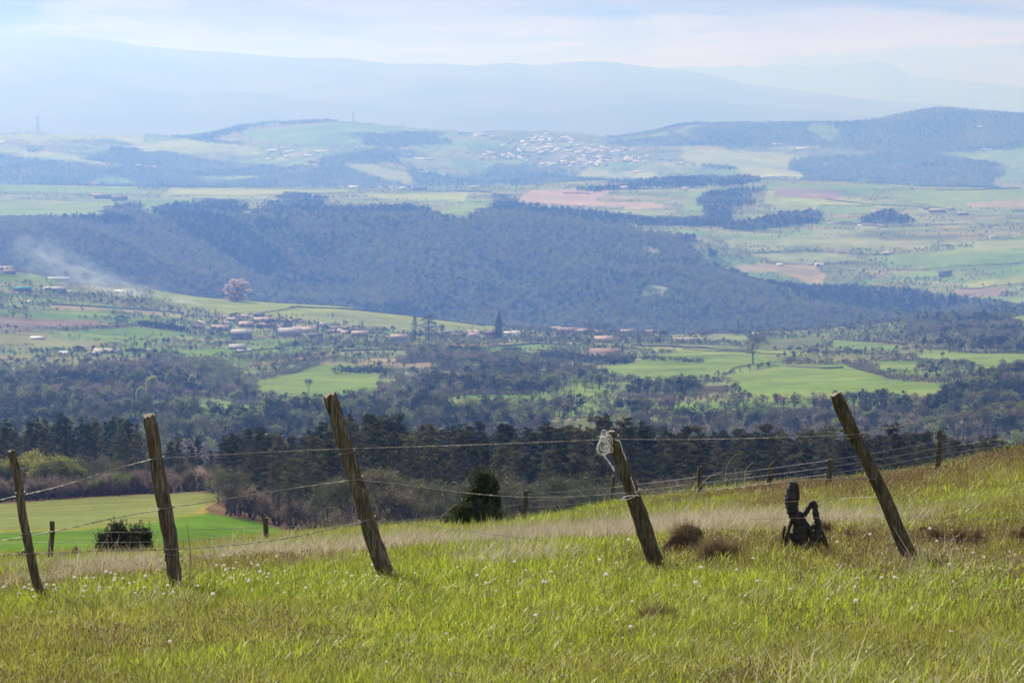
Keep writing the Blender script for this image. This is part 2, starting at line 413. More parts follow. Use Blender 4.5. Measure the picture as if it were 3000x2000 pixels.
RIGHT = [   # terraces to the right of the gorge, on the far slope
    ([(2120, 700), (2480, 698), (2560, 720), (2480, 735), (2300, 715), (2130, 712)], PALE),
    ([(2150, 775), (2380, 772), (2420, 810), (2400, 838), (2280, 800), (2170, 800)], TAN),
    ([(2470, 695), (2760, 690), (2720, 730), (2520, 726)], PALE),
    ([(2180, 745), (2420, 740), (2560, 765), (2300, 768)], PALE),
    ([(2600, 748), (3100, 715), (3100, 800), (2760, 790), (2600, 775)], GREEN),
    ([(2810, 832), (3100, 790), (3100, 822), (2830, 845)], YGREEN),
    ([(2800, 850), (2960, 842), (2920, 868), (2780, 868)], MAUVE),
    ([(2600, 800), (2780, 790), (2820, 810), (2650, 820)], GREEN),
    ([(2860, 715), (3100, 690), (3100, 720), (2850, 735)], PALE),
    ([(2800, 880), (3100, 865), (3100, 905), (2850, 905)], GREEN),
    ([(2420, 632), (2560, 622), (2540, 655), (2400, 655)], GREEN),
    ([(2600, 640), (3100, 622), (3100, 690), (2700, 680), (2560, 665)], GREEN),
    ([(2230, 662), (2400, 655), (2420, 668), (2250, 675)], GREEN),
]
PLATEAU = [
    ([(1505, 592), (1560, 555), (1810, 554), (1745, 582), (1745, 590), (1945, 596), (1945, 614), (1850, 611), (1640, 600)], SALMON),
    ([(-300, 560), (100, 590), (330, 590), (350, 610), (280, 645), (-300, 640)], BRIGHT),
    ([(410, 590), (560, 580), (700, 590), (560, 625), (440, 628)], GREEN),
    ([(500, 552), (1000, 556), (1100, 562), (700, 580), (470, 578)], YGREEN),
    ([(-300, 542), (400, 548), (390, 565), (-300, 562)], GREEN),
    ([(1060, 570), (1380, 566), (1360, 590), (1120, 585)], YGREEN),
    ([(1300, 610), (1390, 595), (1400, 612), (1340, 632), (1260, 628)], BRIGHT),
    ([(1765, 625), (1850, 610), (2000, 618), (1930, 632)], PALE),
    ([(2020, 560), (2090, 560), (2060, 620), (2000, 620)], GREEN),
    ([(2230, 540), (2700, 545), (2500, 560), (2240, 552)], GREEN),
    ([(2250, 560), (2400, 575), (2600, 600), (2300, 610), (2240, 590)], YGREEN),
    ([(2620, 560), (3100, 545), (3100, 605), (2820, 612), (2640, 590)], BRIGHT),
    ([(2820, 595), (3100, 580), (3100, 612), (2860, 606)], TAN),
    ([(2260, 548), (2460, 560), (2460, 585), (2270, 575)], MAUVE),
    ([(2400, 605), (2560, 602), (2560, 625), (2420, 628)], GREEN),
]
HILLS = [
    ([(-300, 405), (160, 392), (420, 396), (420, 430), (330, 405), (-300, 425)], YGREEN),
    ([(380, 425), (560, 404), (680, 425), (760, 432), (760, 455), (560, 450), (420, 445)], YGREEN),
    ([(700, 385), (960, 360), (1200, 378), (1350, 392), (1250, 415), (900, 420), (760, 415)], GREEN),
    ([(1000, 478), (1100, 486), (1230, 525), (1180, 548), (1100, 520)], YGREEN),
    ([(640, 470), (900, 470), (860, 490), (640, 480)], GREEN),
    ([(1320, 470), (1480, 480), (1400, 495), (1330, 490)], GREEN),
    ([(1700, 500), (1900, 505), (1960, 525), (1700, 520)], YGREEN),
    ([(2000, 430), (2400, 460), (2360, 520), (2230, 520), (2000, 470)], YGREEN),
    ([(1380, 392), (1650, 392), (1760, 415), (1500, 420)], OLIVE),
    ([(2650, 450), (3100, 435), (3100, 475), (2800, 488)], GREEN),
    ([(2930, 505), (3100, 500), (3100, 532), (2930, 530)], GREEN),
    ([(2930, 385), (3100, 390), (3100, 420), (2950, 415)], OLIVE),
    ([(0, 430), (200, 452), (330, 478), (300, 482), (100, 458), (0, 445)], YGREEN),
]
# wooded areas, outlined where their crowns are seen
W_VALLEY = [
    [(-300, 1085), (60, 1090), (130, 1058), (600, 1050), (640, 1050), (700, 1078), (740, 1115), (770, 1180), (570, 1190), (560, 1245), (-300, 1275)],
    [(800, 1190), (1000, 1150), (1110, 1118), (1150, 1062), (1260, 1024), (1340, 1070), (1400, 1100), (1560, 1150), (1640, 1180), (1760, 1172), (1880, 1118), (2000, 1120), (2130, 1130), (2190, 1165),
     (2560, 1150), (2730, 1165), (2830, 1100), (2920, 1060), (3100, 1060), (3100, 1600), (600, 1600), (600, 1240)],
    [(1270, 1022), (1340, 1018), (1480, 1040), (1540, 1030), (1580, 1050), (1540, 1065), (1740, 1098), (1738, 1118), (1640, 1120), (1560, 1150), (1340, 1075)],
    [(2640, 935), (2680, 908), (2960, 912), (2985, 960), (3100, 1005), (3100, 1022), (2900, 1012), (2690, 1005)],
    [(-300, 1200), (3100, 1200), (3100, 1600), (-300, 1600)],
]
OPEN_RIGHT = [(2130, 690), (2060, 640), (2060, 600), (3200, 600), (3200, 925), (3000, 905), (2780, 870), (2700, 845), (2420, 840), (2200, 812), (2110, 760)]
W_PLAT = [
    [(1640, 548), (1960, 524), (1980, 508), (2216, 508), (2232, 526), (2160, 540), (1800, 554)],
    [(2062, 650), (2064, 590), (2100, 560), (2205, 550), (2236, 590), (2150, 610), (2125, 650)],
    [(650, 650), (740, 620), (840, 578), (880, 563), (930, 568), (960, 602), (1100, 600), (1180, 600), (1240, 620), (1300, 640), (1380, 640), (1400, 622), (1520, 598), (1800, 620), (1900, 636), (2070, 625), (2070, 660), (400, 665)],
    [(440, 608), (640, 586), (720, 592), (700, 650), (500, 650)],
    [(280, 640), (340, 600), (420, 600), (440, 650), (280, 655)],
    [(1442, 590), (1470, 568), (1510, 575), (1522, 602), (1450, 604)],
    [(2060, 655), (2380, 610), (2410, 625), (2400, 655), (2200, 672)],
    [(2520, 640), (2620, 615), (2680, 640), (2660, 655), (2520, 660)],
    [(100, 640), (280, 650), (420, 655), (-300, 665), (-300, 640)],
]
W_HILL = [
    [(75, 400), (330, 405), (380, 440), (560, 455), (640, 480), (330, 478), (200, 452), (80, 440)],
    [(-300, 440), (0, 448), (100, 462), (330, 490), (440, 465), (660, 480), (900, 482), (1000, 478), (1100, 530), (1180, 552), (-300, 552)],
    [(520, 402), (650, 375), (720, 355), (812, 354), (812, 366), (730, 385), (640, 405), (760, 425), (700, 428)],
    [(835, 355), (880, 348), (985, 347), (985, 362), (840, 366)],
    [(1010, 398), (1100, 390), (1280, 394), (1340, 420), (1100, 425)],
    [(1020, 440), (1180, 430), (1200, 475), (960, 482), (900, 468)],
    [(1200, 488), (1400, 502), (1480, 480), (1700, 492), (1700, 520), (1960, 530), (1960, 555), (1180, 552)],
    [(1775, 412), (1860, 388), (2000, 360), (2300, 352), (2560, 348), (2700, 312), (3100, 330), (3100, 436), (2780, 440), (2640, 455), (2450, 430), (2000, 432), (1850, 425)],
    [(2340, 465), (2640, 440), (2780, 460), (2960, 490), (2920, 555), (2600, 555), (2360, 535)],
    [(2080, 480), (2160, 485), (2160, 500), (2080, 498)],
]
NEARFIELD = [(-900, 1520), (0, 1476), (300, 1455), (560, 1443), (650, 1447), (645, 1465), (600, 1490), (622, 1506), (720, 1520), (880, 1566), (1000, 1605), (1000, 1760), (-900, 1760)]

def wooded(u, v, Y):
    """True where wood stands; v is taken at the middle of the crowns"""
    w = np.zeros(np.broadcast(u, v).shape, bool)
    x_ = (u - 1500) / F * Y; c_ = np.where(Y > 3700, 2.2, 1.0) * np.where(Y > 8500, 1.6, 1.0)
    u = u + (fbm(x_ / c_, Y / c_, 130, 4, 301) - 0.5) * 130 + (fbm(x_ / c_, Y / c_, 34, 2, 305) - 0.5) * 26
    v = v + (fbm(x_ / c_, Y / c_, 100, 4, 311) - 0.5) * 34
    near = Y < 720; val = (Y >= 720) & (Y < 3650); esc = (Y >= 3650) & (Y < 5560); pla = (Y >= 5560) & (Y < 8800); hil = Y >= 8800
    w |= near & ~inpoly(u, v + 40, NEARFIELD) & (Y > 265)
    w |= val & inany(u, v, W_VALLEY) & (fbm(x_, Y * .42, 95, 3, 351) > .425)
    w |= esc & ~inpoly(u, v, OPEN_RIGHT) & ~((v < 640) & (u > 1200)) & ~((u > 1900) & (fbm(x_, Y * .6, 170, 3, 357) < np.interp(v, [760, 860, 890], [.48, .42, .0])))
    w |= (pla | esc) & inany(u, v, W_PLAT)
    w |= hil & inany(u, v, W_HILL) & (fbm(x_, Y * .5, 330, 4, 361) > .37)
    return w
def openfield(u, v, Y):
    f = np.zeros(np.broadcast(u, v).shape, bool)
    val = (Y >= 720) & (Y < 3650); esc = (Y >= 3650) & (Y < 5700); pla = (Y >= 5200) & (Y < 8800); hil = Y >= 8800
    f |= val & inany(u, v, [p for p, c in VALLEY if c != ORCH]); f |= esc & inany(u, v, [p for p, c in RIGHT])
    f |= pla & inany(u, v, [p for p, c in PLATEAU]); f |= hil & inany(u, v, [p for p, c in HILLS])
    return f

COL = np.zeros(GX.shape + (3,)); COL[:] = OLIVE
ub, vb = GU2 + (fbm(GX, GYY, 60, 3, 71) - 0.5) * 14, GV2 + (fbm(GX, GYY, 90, 3, 77) - 0.5) * 7
# patchwork of small plots under everything that no outline covers
cell = np.floor(fbm(GX * 0.7, GYY * 2.2, np.where(GYY > 8000, 900, 330), 2, 41) * 15).astype(int) % 5
pal = np.array([OLIVE, PALE, GREEN, OLIVE, (0.17, 0.16, 0.075)])
COL[:] = pal[cell]
m = GYY < 720
COL[m] = (0.12, 0.085, 0.05)
fm = m & inpoly(GU2, GV2, NEARFIELD)
COL[fm] = (0.080, 0.155, 0.018)
lo = np.interp(GU2, [-900, 0, 250, 420, 600, 660, 900], [1570, 1556, 1548, 1530, 1502, 1470, 1450])
dust = fm & (GV2 < lo)
COL[dust] = (0.140, 0.165, 0.052)
edge = fm & (np.abs(GV2 - lo) < 4); COL[edge] = (0.15, 0.16, 0.03)
edge = fm & (inpoly(GU2, GV2, [(590, 1506), (560, 1500), (650, 1462), (652, 1474), (622, 1495)])); COL[edge] = (0.20, 0.17, 0.05)
val = (GYY >= 720) & (GYY < 3650)
for p, c in VALLEY: COL[val & inpoly(ub, vb, p)] = c
for p, c in RIGHT: COL[(GYY >= 3650) & (GYY < 5700) & inpoly(ub, vb, p)] = c
for p, c in PLATEAU: COL[(GYY >= 5200) & (GYY < 8800) & inpoly(ub, vb, p)] = c
for p, c in HILLS: COL[(GYY >= 8800) & inpoly(ub, vb, p)] = c
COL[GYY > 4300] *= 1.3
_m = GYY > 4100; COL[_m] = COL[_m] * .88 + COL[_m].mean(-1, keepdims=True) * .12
COL[fm] *= (1 + .10 * np.sin(GYY * .75 + GX * .10) + .22 * (fbm(GX, GYY * 2, 9, 3, 83) - .5))[fm][:, None]
wd = wooded(ub, vb, GYY); wd[(GYY < 720)] = False
COL[wd] = WOODG; COL[wd & (GYY > 8800)] = (.085, .095, .05)
COL[(GYY > 3600) & (GYY < 4400)] = WOODG
COL *= (0.72 + 0.56 * fbm(GX, GYY * 1.6, 55, 4, 55))[..., None]
COL[..., 0] *= (0.88 + 0.24 * fbm(GX, GYY * 2, 130, 3, 57))

def sheet(name, r0, r1, mat):
    nr = r1 - r0 + 1; nc = len(GA)
    V = np.stack([GX[r0:r1 + 1], GYY[r0:r1 + 1], GZ[r0:r1 + 1]], -1).reshape(-1, 3)
    i = np.arange(nr - 1)[:, None] * nc + np.arange(nc - 1)[None, :]
    q = np.stack([i, i + 1, i + nc + 1, i + nc], -1).reshape(-1, 4)
    mb = MB(); mb.add(V, q)
    o = mb.build(name, mat, smooth=True)
    a = o.data.color_attributes.new('cover', 'FLOAT_COLOR', 'POINT')
    c = np.ones((nr * nc, 4), np.float32); c[:, :3] = COL[r0:r1 + 1].reshape(-1, 3)
    a.data.foreach_set('color', c.ravel())
    tag(o, kind='structure'); return o
def rowat(Y): return int(np.argmin(np.abs(GY - Y)))
cuts = [0, rowat(470), rowat(3850), rowat(5550), rowat(8400), len(GY) - 1]
M_NEARLAND = landmat('field_turf', 0.6, 0.05, 0.30)
M_LAND = landmat('valley_land', 0.10, 0.015, 0.35)
M_FARLAND = landmat('far_land', 0.03, 0.004, 0.35)
sheet('green_field', cuts[0], cuts[1], M_NEARLAND)
sheet('valley_ground', cuts[1], cuts[2], M_LAND)
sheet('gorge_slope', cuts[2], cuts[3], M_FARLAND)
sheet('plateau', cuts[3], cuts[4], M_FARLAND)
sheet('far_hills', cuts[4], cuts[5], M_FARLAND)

# far mountain ranges, each a real ridge with its own depth
def range_(name, prof, y0, y1, yc, col, vfoot, seed):
    us = np.arange(-2400, 5401, 20.0); A = (us - 1500) / F
    Y = np.concatenate([np.linspace(y0, yc, 40), np.linspace(yc, y1, 12)[1:]])
    zc = slope(pr(prof, us)) * yc; zf = slope(vfoot) * y0
    k = np.where(Y <= yc, (Y - y0) / (yc - y0), 1 - 0.8 * (Y - yc) / (y1 - yc))[:, None]
    Z = zf + (zc[None, :] - zf) * (k ** 1.2)
    X = A[None, :] * Y[:, None]; YY = np.broadcast_to(Y[:, None], X.shape)
    rg = np.abs(fbm(X + YY * 0.3, YY * 0.4, 2600, 4, seed) - 0.5) * 2
    Z = Z + (0.3 - rg) * 420 * (k * (1 - k) * 3.2) + (fbm(X, YY, 500, 3, seed + 3) - 0.5) * 30 * k
    V = np.stack([X, YY, Z], -1).reshape(-1, 3); nc = len(us)
    i = np.arange(len(Y) - 1)[:, None] * nc + np.arange(nc - 1)[None, :]
    q = np.stack([i, i + 1, i + nc + 1, i + nc], -1).reshape(-1, 4)
    mb = MB(); mb.add(V, q)
    o = mb.build(name, noisy(name + '_rock', (0.05, 0.06, 0.04), (0.11, 0.10, 0.07), 0.0008, detail=8), smooth=True)
    tag(o, kind='structure')
range_('mountain_range', M1, 17000, 34000, 30000, None, 470, 61)
range_('mountain_range_beyond', M2, 34000, 47000, 42000, None, 360, 67)

# near meadow
mx_ = np.arange(-42, 42.01, 0.3); my_ = np.concatenate([np.arange(-24, 8, 0.5), np.arange(8, 104.01, 0.3)])
MXX, MYY = np.meshgrid(mx_, my_)
V = np.stack([MXX, MYY, meadow_z(MXX, MYY)], -1).reshape(-1, 3); nc = len(mx_)
i = np.arange(len(my_) - 1)[:, None] * nc + np.arange(nc - 1)[None, :]
mb = MB(); mb.add(V, np.stack([i, i + 1, i + nc + 1, i + nc], -1).reshape(-1, 4))
meadow = mb.build('meadow_ground', noisy('meadow_soil', (0.05, 0.045, 0.02), (0.11, 0.13, 0.03), 1.3, c3=(0.16, 0.15, 0.06), bump=0.02), smooth=True)
tag(meadow, kind='structure')

# ---------------------------------------------------------------- instanced stuff through geometry nodes
def protos(name, objs):
    c = bpy.data.collections.new(name)
    for k, o in enumerate(objs):
        o.name = '%s_%02d' % (name, k); c.objects.link(o)
    return c
def stuff(name, pts, rotz, scl, idx, coll, label, cat, tilt=None):
    pts = np.asarray(pts, np.float32); n = len(pts)
    me = bpy.data.meshes.new(name); me.vertices.add(n); me.vertices.foreach_set('co', pts.ravel())
    r = np.zeros((n, 3), np.float32); r[:, 2] = rotz
    if tilt is not None: r[:, :2] = tilt
    s = np.asarray(scl, np.float32)
    if s.ndim == 1: s = np.repeat(s[:, None], 3, 1)
    for nm, ty, key, dat in (('rot', 'FLOAT_VECTOR', 'vector', r), ('scl', 'FLOAT_VECTOR', 'vector', s)):
        a = me.attributes.new(nm, ty, 'POINT'); a.data.foreach_set(key, dat.ravel())
    a = me.attributes.new('idx', 'INT', 'POINT'); a.data.foreach_set('value', np.asarray(idx, np.int32))
    o = bpy.data.objects.new(name, me); C.objects.link(o)
    ng = bpy.data.node_groups.new(name + '_nodes', 'GeometryNodeTree')
    ng.interface.new_socket('Geometry', in_out='INPUT', socket_type='NodeSocketGeometry')
    ng.interface.new_socket('Geometry', in_out='OUTPUT', socket_type='NodeSocketGeometry')
    nd, lk = ng.nodes, ng.links
    gi = nd.new('NodeGroupInput'); go = nd.new('NodeGroupOutput')
    ci = nd.new('GeometryNodeCollectionInfo'); ci.inputs[0].default_value = coll
    ci.inputs['Separate Children'].default_value = True; ci.inputs['Reset Children'].default_value = True
    ip = nd.new('GeometryNodeInstanceOnPoints'); ip.inputs['Pick Instance'].default_value = True
    def na(nm, ty):
        n_ = nd.new('GeometryNodeInputNamedAttribute'); n_.data_type = ty; n_.inputs['Name'].default_value = nm
        return next(x for x in n_.outputs if x.enabled and x.name == 'Attribute')
    lk.new(gi.outputs[0], ip.inputs['Points']); lk.new(ci.outputs[0], ip.inputs['Instance'])
    lk.new(na('idx', 'INT'), ip.inputs['Instance Index']); lk.new(na('rot', 'FLOAT_VECTOR'), ip.inputs['Rotation'])
    lk.new(na('scl', 'FLOAT_VECTOR'), ip.inputs['Scale']); lk.new(ip.outputs[0], go.inputs[0])
    md = o.modifiers.new('scatter', 'NODES'); md.node_group = ng
    tag(o, label, cat, kind='stuff'); return o

# ---------------------------------------------------------------- plants
M_BARK = noisy('bark', (0.06, 0.045, 0.035), (0.15, 0.12, 0.09), 3, stretch=(1, 1, 0.3))
M_PINE = foliage('pine_needles', [(0.018, 0.026, 0.012), (0.058, 0.064, 0.024), (0.165, 0.150, 0.066)], 0.36, spec=.05)
M_FIR = foliage('fir_needles', [(0.012, 0.032, 0.020), (0.025, 0.055, 0.026)], 0.15, spec=.05)
M_TWIG = foliage('bare_twigs', [(0.14, 0.105, 0.08), (0.25, 0.19, 0.14), (0.18, 0.155, 0.09)], 0.35)
M_LEAF = foliage('spring_leaves', [(0.10, 0.15, 0.03), (0.17, 0.21, 0.05), (0.24, 0.25, 0.06)], 0.5)
M_LEAFDULL = foliage('dull_leaves', [(0.07, 0.085, 0.03), (0.13, 0.12, 0.06), (0.16, 0.12, 0.07)], 0.35)
M_POPLAR = foliage('poplar_leaves', [(0.34, 0.36, 0.12), (0.44, 0.44, 0.16)], 0.5)
M_ROSY = foliage('rosy_leaves', [(0.46, 0.35, 0.30), (0.58, 0.46, 0.40)], 0.5)
M_GORSE = foliage('gorse_leaves', [(0.14, 0.17, 0.035), (0.30, 0.29, 0.05)], 0.5)
M_BROOM = foliage('broom_leaves', [(0.035, 0.042, 0.020), (0.095, 0.090, 0.042)], 0.3)
M_JUN = foliage('juniper_leaves', [(0.035, 0.050, 0.014), (0.09, 0.105, 0.028)], 0.35)

def ellip(n, rx, ry, rz, c=(0, 0, 0), shell=0.5):
    d = rng.normal(size=(n, 3)); d /= np.linalg.norm(d, axis=1)[:, None]
    r = rng.uniform(0, 1, n) ** shell
    return d * r[:, None] * np.array([rx, ry, rz]) + np.array(c)

def pine_meshes(h=15.0, low=0.35, spread=2.9, seed=0):
    T, K = MB(), MB()
    lean = rng.normal(0, 0.35, 2)
    z = np.linspace(0, h, 9); P = np.stack([lean[0] * (z / h) ** 2 + rng.normal(0, .05, 9), lean[1] * (z / h) ** 2, z], 1)
    tube(T, P, np.linspace(0.20, 0.04, 9) * h / 15, 6)
    for _ in range(14):                                   # dead snags on the bare lower stem
        t = rng.uniform(0.12, low + .1); a = rng.uniform(0, 6.28); L = rng.uniform(0.5, 1.6)
        p = np.array([lean[0] * t * t, lean[1] * t * t, t * h]); d = np.array([math.cos(a), math.sin(a), rng.uniform(-.25, .15)])
        tube(T, [p, p + d * L], [0.03, 0.012], 3, cap=False)
    nb = 30
    for b in range(nb):
        t = low + (1 - low) * (b + rng.uniform(0, 1)) / nb
        a = b * 2.4 + rng.uniform(-.5, .5)
        L = spread * (1 - ((t - low) / (1 - low)) ** 1.5) * rng.uniform(0.35, 1.15) + 0.30
        if t < low + .08: L *= 0.6
        p = np.array([lean[0] * t * t, lean[1] * t * t, t * h])
        up = rng.uniform(0.02, 0.30) + 0.5 * max(0, t - .75)
        q = p + np.array([math.cos(a) * L, math.sin(a) * L, L * up])
        tube(T, [p, (p + q) / 2 + [0, 0, -0.08], q], [0.06, 0.04, 0.015], 3, cap=False)
        for k in range(3 + int(L)):
            s = rng.uniform(0.45, 1.08) if k else 1.0
            c = p + (q - p) * s + rng.normal(0, 0.25, 3) * [1, 1, .4]
            w = rng.uniform(0.32, 0.72)
            n = int(40 * w / .6)
            leaves(K, ellip(n, w, w, w * 0.42, c, 0.6), rng.uniform(0.14, 0.28, n), flat=0.2, r=np.clip(rng.normal(0.5, .22) + rng.normal(0, .12, n), 0, 1))
    return T.mesh('pine_trunk', M_BARK), K.mesh('pine_crown', M_PINE)

def fir_meshes(h=15.0, w=2.6, mat=None, n=60, twist=1.0):
    T, K = MB(), MB()
    tube(T, [(0, 0, 0), (0, 0, h * .5), (0, 0, h)], [0.2, 0.13, 0.03], 6)
    for b in range(n):
        t = 0.08 + 0.92 * b / n; a = b * 2.4 + rng.uniform(-.4, .4)
        L = w * (1 - t) ** 0.85 * rng.uniform(0.7, 1.12) + 0.15
        p = np.array([0, 0, t * h]); q = p + np.array([math.cos(a) * L, math.sin(a) * L, -L * 0.22])
        tube(T, [p, q], [0.03, 0.01], 3, cap=False)
        m_ = int(10 + 22 * L / w)
        s = rng.uniform(0.15, 1.05, m_)[:, None]
        c = p + (q - p) * s + rng.normal(0, 0.16, (m_, 3)) * [1.3, 1.3, .6]
        leaves(K, c, rng.uniform(0.22, 0.42, m_), flat=0.3, r=np.clip(rng.normal(.5, .2) + rng.normal(0, .1, m_), 0, 1))
    return T.mesh('fir_trunk', M_BARK), K.mesh('fir_crown', mat or M_FIR)

def broad_meshes(h=10.0, w=4.0, leafmat=None, nleaf=900, twig=0.5, trunkh=0.22, depth=4, leafsize=(0.18, 0.36), bush=False):
    """trunk and limbs as one mesh; crown of twigs and leaves as another"""
    T, K = MB(), MB(); ends = []
    def grow(p, d, L, r, k):
        q = p + d * L
        tube(T, [p, (p + q) / 2 + rng.normal(0, L * .05, 3), q], [r, r * .8, r * .62], 5 if k < 2 else 3, cap=False)
        if k >= depth:
            ends.append((q, d)); return
        nb = 3 if k < 2 else rng.integers(2, 4)
        for j in range(nb):
            a = rng.normal(size=3); a /= np.linalg.norm(a)
            nd_ = d + a * rng.uniform(.45, .85); nd_[2] += 0.12; nd_ /= np.linalg.norm(nd_)
            grow(q, nd_, L * rng.uniform(.62, .86), r * .6, k + 1)
    n0 = 3 if bush else 1
    for s in range(n0):
        d0 = np.array([rng.normal(0, .35 if bush else .06), rng.normal(0, .35 if bush else .06), 1.0]); d0 /= np.linalg.norm(d0)
        grow(np.array([0., 0, 0]), d0, h * trunkh, h * 0.022, 0)
    E = np.array([e[0] for e in ends]); D = np.array([e[1] for e in ends])
    zmax = E[:, 2].max(); sxy = w / (np.abs(E[:, :2]).max() + 1e-6); sz = (h * 0.93) / zmax
    for arr in T.v: arr *= [sxy, sxy, sz]
    E = E * [sxy, sxy, sz]
    nt = int(900 * twig)
    if nt:
        i = rng.integers(0, len(E), nt); c = E[i] + rng.normal(0, w * .13, (nt, 3))
        d = D[i] + rng.normal(0, .5, (nt, 3)); d /= np.linalg.norm(d, axis=1)[:, None]
        L = rng.uniform(.5, 1.2, nt)[:, None] * h / 12; sd = rng.normal(size=(nt, 3)) * 0.022 * h / 10
        V = np.stack([c - d * L / 2 - sd, c - d * L / 2 + sd, c + d * L / 2], 1).reshape(-1, 3)
        K.add(V, None, np.arange(nt * 3).reshape(nt, 3), 0.0)
    if nleaf:
        i = rng.integers(0, len(E), nleaf); tone = np.clip(rng.normal(.5, .25, len(E)), 0, 1)
        c = E[i] + rng.normal(0, w * .11, (nleaf, 3))
        leaves(K, c, rng.uniform(leafsize[0], leafsize[1], nleaf), r=np.clip(tone[i] + rng.normal(0, .1, nleaf), 0, 1))
    return T.mesh('tree_trunk', M_BARK), K.mesh('tree_crown', leafmat or M_LEAF)

def joined(meshes, name):
    """trunk and crown in one mesh, for the instanced far woods"""
    vs, fs, mi, rr, off = [], [], [], [], 0; mats = []
    for me in meshes:
        n = len(me.vertices); co = np.empty(n * 3, np.float32); me.vertices.foreach_get('co', co); vs.append(co.reshape(-1, 3))
        r = np.empty(n, np.float32); me.attributes['rnd'].data.foreach_get('value', r); rr.append(r)
        for p in me.polygons: fs.append([off + i for i in p.vertices]); mi.append(len(mats))
        mats.append(me.materials[0]); off += n
    me = bpy.data.meshes.new(name); me.from_pydata(np.concatenate(vs).tolist(), [], fs)
    for m_ in mats: me.materials.append(m_)
    me.polygons.foreach_set('material_index', np.array(mi, np.int32))
    a = me.attributes.new('rnd', 'FLOAT', 'POINT'); a.data.foreach_set('value', np.concatenate(rr))
    return bpy.data.objects.new(name, me)

def far_tree(mat, h=10.0, w=3.6, n=90, kind='round'):
    """light tree for woods a mile away and more: clumps of leaf faces on a short stem"""
    K = MB(); T = MB(); tube(T, [(0, 0, 0), (0, 0, h * .6)], [0.22, 0.1], 4, cap=False)
    if kind == 'round':
        nc = 9
        cc = ellip(nc, w * .62, w * .62, h * .26, (0, 0, h * .62), .5)
        for c in cc:
            r = rng.uniform(.30, .5) * w; k = n // nc
            leaves(K, ellip(k, r, r, r * .8, c, .45), rng.uniform(.5, 1.05, k) * h / 10, r=np.clip(rng.normal(.5, .2) + rng.normal(0, .15, k), 0, 1))
    else:
        for b in range(n):
            t = (b / n) ** 1.1; L = w * .62 * (1 - t) * rng.uniform(.5, 1.1) + .1; a = b * 2.4
            leaves(K, [(math.cos(a) * L, math.sin(a) * L, h * (.14 + .86 * t))], rng.uniform(.7, 1.2) * h / 10)
    return joined([T.mesh('t', M_BARK), K.mesh('k', mat)], 'far_tree')
# ---------------------------------------------------------------- woods
def candidates(n, y0, y1, u0=-350, u1=3350):
    Y = np.sqrt(rng.uniform(y0 ** 2, y1 ** 2, n)); a = rng.uniform((u0 - 1500) / F, (u1 - 1500) / F, n)
    x = a * Y; return x, Y, gz(x, Y)
def seen(x, y, z, h):
    return (z + h) / y > hor(x, y) - 0.0004
M_GREENY = foliage('young_leaves', [(.16, .19, .05), (.24, .25, .08)], .4)
TREES = {}
TREES['pine'] = [pine_meshes(15, rng.uniform(.32, .52), rng.uniform(2.0, 3.0)) for _ in range(7)]
TREES['fir'] = [fir_meshes(15, 2.9) for _ in range(3)]
TREES['bare'] = [broad_meshes(11, 3.6, M_LEAFDULL, 160, 1.6, depth=4) for _ in range(4)]
TREES['leafy'] = [broad_meshes(10, 3.8, M_LEAF, 1500, .4, leafsize=(.25, .45)) for _ in range(4)]
TREES['dull'] = [broad_meshes(10, 4.0, M_LEAFDULL, 1100, .8) for _ in range(4)]
TREES['poplar'] = [broad_meshes(16, 2.8, M_POPLAR, 6500, .0, trunkh=.2, leafsize=(.35, .6)) for _ in range(2)]
_T, _K = MB(), MB(); tube(_T, [(0, 0, 0), (0, 0, 9)], [.4, .15], 6)
for _ in range(60):
    _a = rng.uniform(0, 6.28); _t = rng.uniform(0, 1); _r = 4.2 * math.sin(math.pi * (.18 + .72 * _t)) ** .7 * rng.uniform(.2, 1)
    _c = (math.cos(_a) * _r, math.sin(_a) * _r, 1.2 + 13 * _t); tube(_T, [(0, 0, _c[2] * .5), _c], [.08, .02], 3, cap=False)
    leaves(_K, ellip(110, 1.1, 1.1, 1.2, _c, .6), rng.uniform(.25, .5, 110), r=np.clip(rng.normal(.5, .25) + rng.normal(0, .1, 110), 0, 1))
TREES['rosy'] = [(_T.mesh('rosy_trunk', M_BARK), _K.mesh('rosy_crown', M_ROSY))]
TREES['pale'] = [broad_meshes(12, 4.0, M_POPLAR, 5000, .0, leafsize=(.35, .6)) for _ in range(2)]
TREES['gorse'] = [broad_meshes(9, 3.6, M_GORSE, 1800, .2) for _ in range(2)]
TREES['darkround'] = [broad_meshes(9, 4.2, M_PINE, 1500, .1) for _ in range(3)]
CNT = {}
def plant(kind, x, y, z, h, label, cat, group=None, name=None, w=1.0, rz=None, tilt=0.0):
    i = CNT.get(kind, 0); CNT[kind] = i + 1
    T, K = TREES[kind][i % len(TREES[kind])]
    base = {'pine': 15, 'fir': 15, 'bare': 11, 'leafy': 10, 'dull': 10, 'poplar': 16, 'rosy': 15, 'darkround': 9, 'gorse': 9, 'pale': 12}[kind]
    s = h / base
    nm = name or {'pine': 'pine_tree', 'fir': 'fir_tree', 'bare': 'bare_tree', 'leafy': 'leafy_tree', 'dull': 'scrub_oak', 'poplar': 'poplar_tree', 'rosy': 'budding_tree', 'darkround': 'evergreen_oak', 'gorse': 'flowering_shrub', 'pale': 'pale_tree'}[kind]
    e = empty(nm, (float(x), float(y), float(z) - 0.15), random.uniform(0, 6.28) if rz is None else rz)
    e.rotation_euler[0] = tilt
    e.scale = (s * w, s * w, s)
    for n_, me in (('trunk', T), ('crown', K)):
        o = bpy.data.objects.new(n_, me); C.objects.link(o); o.parent = e
    tag(e, label, cat, group); return e

